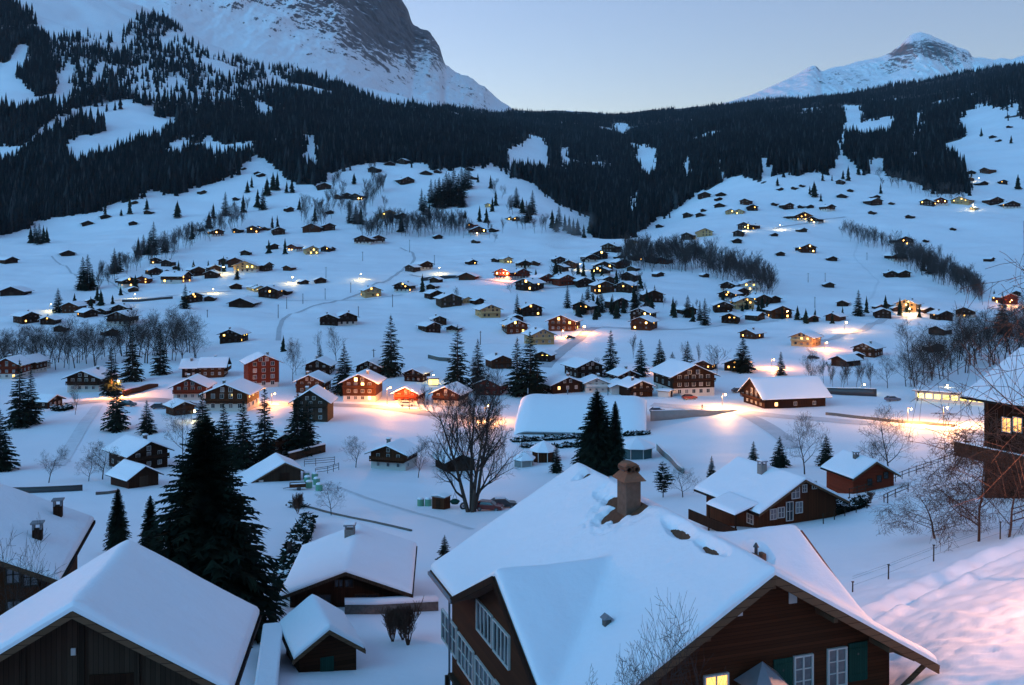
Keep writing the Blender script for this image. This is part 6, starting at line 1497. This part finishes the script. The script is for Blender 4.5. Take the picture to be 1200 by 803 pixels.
# ------------------------------------------------------------------ walker on the main road
def person(px, py, label, yaw, coat, legs):
    p = ground(px, py); t = tag(empty('person', p, yaw), label, 'person')
    J = {'hip': (0,0,.93), 'sp': (0,.02,1.15), 'ch': (0,.03,1.38), 'nk': (0,.02,1.5), 'hd': (0,.0,1.62), 'tp': (0,.0,1.74), 'sl': (.2,.03,1.42), 'el': (.27,.02,1.14), 'wl': (.25,-.14,.9), 'sr': (-.2,.03,1.42), 'er': (-.27,.06,1.14), 'wr': (-.25,.1,.88),
         'tl': (.1,0,.88), 'kl': (.11,-.14,.5), 'al': (.11,-.2,.08), 'fl': (.11,-.36,.04), 'tr': (-.1,0,.88), 'kr': (-.11,.05,.48), 'ar': (-.11,.28,.1), 'fr': (-.11,.14,.03)}
    E = [('hip','sp'),('sp','ch'),('ch','nk'),('nk','hd'),('hd','tp'),('ch','sl'),('sl','el'),('el','wl'),('ch','sr'),('sr','er'),('er','wr'),('hip','tl'),('tl','kl'),('kl','al'),('al','fl'),('hip','tr'),('tr','kr'),('kr','ar'),('ar','fr')]
    rad = {'hip': .15,'sp': .16,'ch': .18,'nk': .07,'hd': .11,'tp': .085,'sl': .085,'el': .06,'wl': .045,'sr': .085,'er': .06,'wr': .045,'tl': .1,'kl': .07,'al': .05,'fl': .045,'tr': .1,'kr': .07,'ar': .05,'fr': .045}
    ks = list(J); me = bpy.data.meshes.new('body'); me.from_pydata([J[k_] for k_ in ks], [(ks.index(a), ks.index(b)) for a, b in E], [])
    o = link('body', me, t); sk = o.modifiers.new('Skin', 'SKIN'); me.materials.append(M[coat])
    lay = me.skin_vertices[0].data if me.skin_vertices else None
    if lay is None:
        bm = bmesh.new(); bm.from_mesh(me); bm.verts.layers.skin.verify(); bm.to_mesh(me); bm.free(); lay = me.skin_vertices[0].data
    for i, k_ in enumerate(ks): lay[i].radius = (rad[k_], rad[k_] * .8); lay[i].use_root = (k_ == 'hip')
    o.modifiers.new('Sub', 'SUBSURF').render_levels = 1
    return t
person(823, 481, 'walker in dark clothes on the road beside the lamp', .8, 'cardark', 'cardark')

# ------------------------------------------------------------------ near garden things and the twigs around the frame
p = ground(318, 722); t = thing('barrel', 'small dark barrel with round snow cap behind the log hut', 'barrel', p)
MB().tube((0, 0, -.3), (0, 0, .9), .38, .36, 12).build('body', M['dark'], t); MB().tube((0, 0, .905), (0, 0, 1.15), .42, .25, 12).build('snow_cap', M['roof_snow'], t, smooth=True)
a, b = ground(320, 764), ground(311, 815); mid = (a + b) / 2; t = thing('wood_stack', 'long low wood stack under snow between barn and hut', 'wood stack', mid, math.atan2(-(b.x - a.x), b.y - a.y)); l2 = (b - a).xy.length / 2; sl = (a.z - b.z) / (2 * l2)
mb = MB()
for i in range(12): mb.box(-.45, .45, -l2 + i * l2 / 6, -l2 + (i + .9) * l2 / 6, -.6, .75)
mb.build('logs', M['log'], t); MB().box(-.62, .62, -l2 - .1, l2 + .1, .76, 1.1).build('snow_cover', M['roof_snow'], t, bevel=.14)
SHRUB = [bare_mesh('shrub', 200 + i, levels=3, kids=(7, 5, 4), spread=.35, trunk_r=.022, upright=.6, tmin=.006, stems=6, mat='redlit_twig', first=.1, ratio=(.6, .85), sides=(4, 3, 3, 3)) for i in range(2)]
for px, py, h, lab in ((460,752,34,'left leafless garden shrub below the rubble wall'),(472,750,30,'middle leafless garden shrub below the rubble wall'),(478,756,40,'right dense garden shrub below the rubble wall'),(349,602,20,'leafless bush beside the thin kerb line'),(388,604,40,'thin pale young tree behind the dark chalet roof'),(1020,590,12,'small bush at the right fence foot')):
    bare(px, py, h, lab, 'garden shrubs', mesh=SHRUB[int(px) % 2] if h != 40 or px > 400 else BARE_MID[1], wid=1.0, name='garden_shrub')
POL = bare_mesh('pollard', 9, levels=1, kids=(7,), spread=.5, trunk_r=.09, upright=.6, tmin=.03, first=.6, ratio=(.3, .4), sides=(8, 6, 4))
bare(336, 668, 40, 'pollarded tree stump in the dark hedge', mesh=POL, wid=1.0)
NEARB = bare_mesh('near_tree', 301, levels=3, kids=(7, 6, 5, 4), spread=.5, trunk_r=.011, upright=.3, tmin=.0011, stems=3, first=.25, ratio=(.5, .75), sides=(6, 5, 4, 3, 3))
bare(790, 1000, 244, 'leafless young tree whose twigs cross the big roof edge', mesh=NEARB, wid=.6, d=31, name='leafless_tree')
bare(706, 1000, 222, 'leafless shrub tree in front of the big snow roof', mesh=BARE_MID[0], wid=.6, d=30, name='leafless_tree')
BIRCH = [bare_mesh('birch', 400 + i, levels=4, kids=(9, 7, 6, 5), spread=.6, trunk_r=.012, upright=.08, droop=.5, tmin=.0012, mat='redlit_twig', first=.15, ratio=(.5, .8), bend=.16, sides=(6, 4, 3, 3, 3)) for i in range(2)]
BIRCH.append(bare_mesh('birch', 410, levels=3, kids=(8, 7, 6), spread=.6, trunk_r=.010, upright=.1, droop=.25, tmin=.0009, mat='redlit_twig', first=.2, ratio=(.5, .8), bend=.16, sides=(6, 4, 3, 3, 3)))
bare(1147, 648, 150, 'drooping lamp tinted leafless tree on the crest at the right', mesh=BIRCH[0], wid=.95, d=73)
bare(1096, 620, 70, 'low drooping thicket left of the lamp tinted tree', mesh=BIRCH[1], wid=1.6, d=80)
bare(1182, 640, 120, 'second drooping leafless tree at the right frame edge', mesh=BIRCH[1], wid=1.1, d=71)
bare(1258, 690, 400, 'tall leafless tree reaching in from the right edge', mesh=BIRCH[2], wid=.8, d=52)
bare(1212, 655, 200, 'lamp tinted leafless tree veiling the balcony house', mesh=BIRCH[0], wid=1.0, d=74)
bare(25, 760, 175, 'leafless tree before the left edge house roof', mesh=NEARB, wid=.7, d=44)

# ------------------------------------------------------------------ thin chimney smoke lying over the village core
def smoke():
    m = bpy.data.materials.new('smoke'); m.use_nodes = True; nt = m.node_tree; nt.nodes.remove(nt.nodes['Principled BSDF'])
    v = N(nt, 'ShaderNodeVolumePrincipled'); v.inputs['Color'].default_value = (.75, .8, .88, 1)
    tc = N(nt, 'ShaderNodeTexCoord'); no = N(nt, 'ShaderNodeTexNoise', Scale=2.2, Detail=4.0); L(nt, tc.outputs['Object'], no.inputs['Vector'])
    ln = N(nt, 'ShaderNodeVectorMath', operation='LENGTH'); L(nt, tc.outputs['Object'], ln.inputs[0])
    fa = N(nt, 'ShaderNodeMapRange'); fa.inputs['From Min'].default_value = 1.0; fa.inputs['From Max'].default_value = .2; L(nt, ln.outputs['Value'], fa.inputs['Value'])
    mu = N(nt, 'ShaderNodeMath', operation='MULTIPLY'); L(nt, fa.outputs[0], mu.inputs[0]); L(nt, no.outputs['Fac'], mu.inputs[1])
    sc = N(nt, 'ShaderNodeMath', operation='MULTIPLY'); L(nt, mu.outputs[0], sc.inputs[0]); sc.inputs[1].default_value = .035
    L(nt, sc.outputs[0], v.inputs['Density']); L(nt, v.outputs[0], nt.nodes['Material Output'].inputs['Volume'])
    p = ground(664, 292); bb = bmesh.new(); bmesh.ops.create_icosphere(bb, subdivisions=3, radius=1); me = bpy.data.meshes.new('smoke'); bb.to_mesh(me); bb.free(); me.materials.append(m)
    o = link('smoke', me, None, (p.x, p.y, p.z + 16)); o.scale = (30, 22, 13); o.rotation_euler = (0, R(-25), 0)
    tag(o, 'faint pale smoke drifting above the hindmost village roofs', 'smoke', None, 'stuff')
smoke()
# ------------------------------------------------------------------ camera, sky, light
cam = bpy.data.cameras.new('camera'); co = bpy.data.objects.new('camera', cam); COL.objects.link(co); SC.camera = co
cam.sensor_fit = 'HORIZONTAL'; cam.sensor_width = 36; cam.lens = F / 1200 * 36
co.location = (0, 0, 0); co.rotation_euler = (R(90), 0, 0)
cam.shift_y = -(401.5 - HY) / 1200
cam.clip_start = .5; cam.clip_end = 40000

SUN_EL, SUN_AZ = 0.5, -62.0
w = bpy.data.worlds.new('World'); SC.world = w; w.use_nodes = True
nt = w.node_tree; bg = nt.nodes['Background']
sky = N(nt, 'ShaderNodeTexSky'); sky.sky_type = 'NISHITA'; sky.sun_disc = False
sky.sun_elevation = R(SUN_EL); sky.sun_rotation = R(SUN_AZ); sky.altitude = 1100; sky.air_density = 1.0; sky.dust_density = 1.0; sky.ozone_density = 2.0
bal = N(nt, 'ShaderNodeMix', data_type='RGBA', blend_type='MULTIPLY'); bal.inputs['Factor'].default_value = 1
L(nt, sky.outputs[0], bal.inputs['A']); bal.inputs['B'].default_value = (.98, .86, .93, 1)
L(nt, bal.outputs['Result'], bg.inputs['Color']); bg.inputs['Strength'].default_value = .15
sun = bpy.data.lights.new('twilight', 'SUN'); so = bpy.data.objects.new('twilight', sun); COL.objects.link(so)
sun.energy = .36; sun.angle = R(60); sun.color = (.12, .58, 1)
so.rotation_euler = (R(67), 0, R(-46))
vs = SC.view_settings; vs.view_transform = 'Standard'; vs.look = 'None'; vs.exposure = 3.12; vs.gamma = 1
SC.cycles.use_denoising = True
SC.cycles.max_bounces = 5; SC.cycles.diffuse_bounces = 3
SC.cycles.sample_clamp_indirect = 4

# ------------------------------------------------------------------ evening air over the valley
def haze(density):
    m = bpy.data.materials.new('haze'); m.use_nodes = True; nt = m.node_tree; nt.nodes.remove(nt.nodes['Principled BSDF'])
    v = N(nt, 'ShaderNodeVolumePrincipled'); v.inputs['Color'].default_value = (.55, .72, .9, 1); v.inputs['Density'].default_value = density; v.inputs['Anisotropy'].default_value = .1
    L(nt, v.outputs[0], nt.nodes['Material Output'].inputs['Volume'])
    o = MB().box(-16500, 16500, -3500, 9800, -620, 6200).build('haze', m)
    o.display_type = 'WIRE'
    return tag(o, 'thin blue evening haze filling the valley', None, None, 'stuff')
haze(.000028)
SC.cycles.volume_bounces = 0
SC.cycles.volume_step_rate = 10; SC.cycles.volume_max_steps = 64
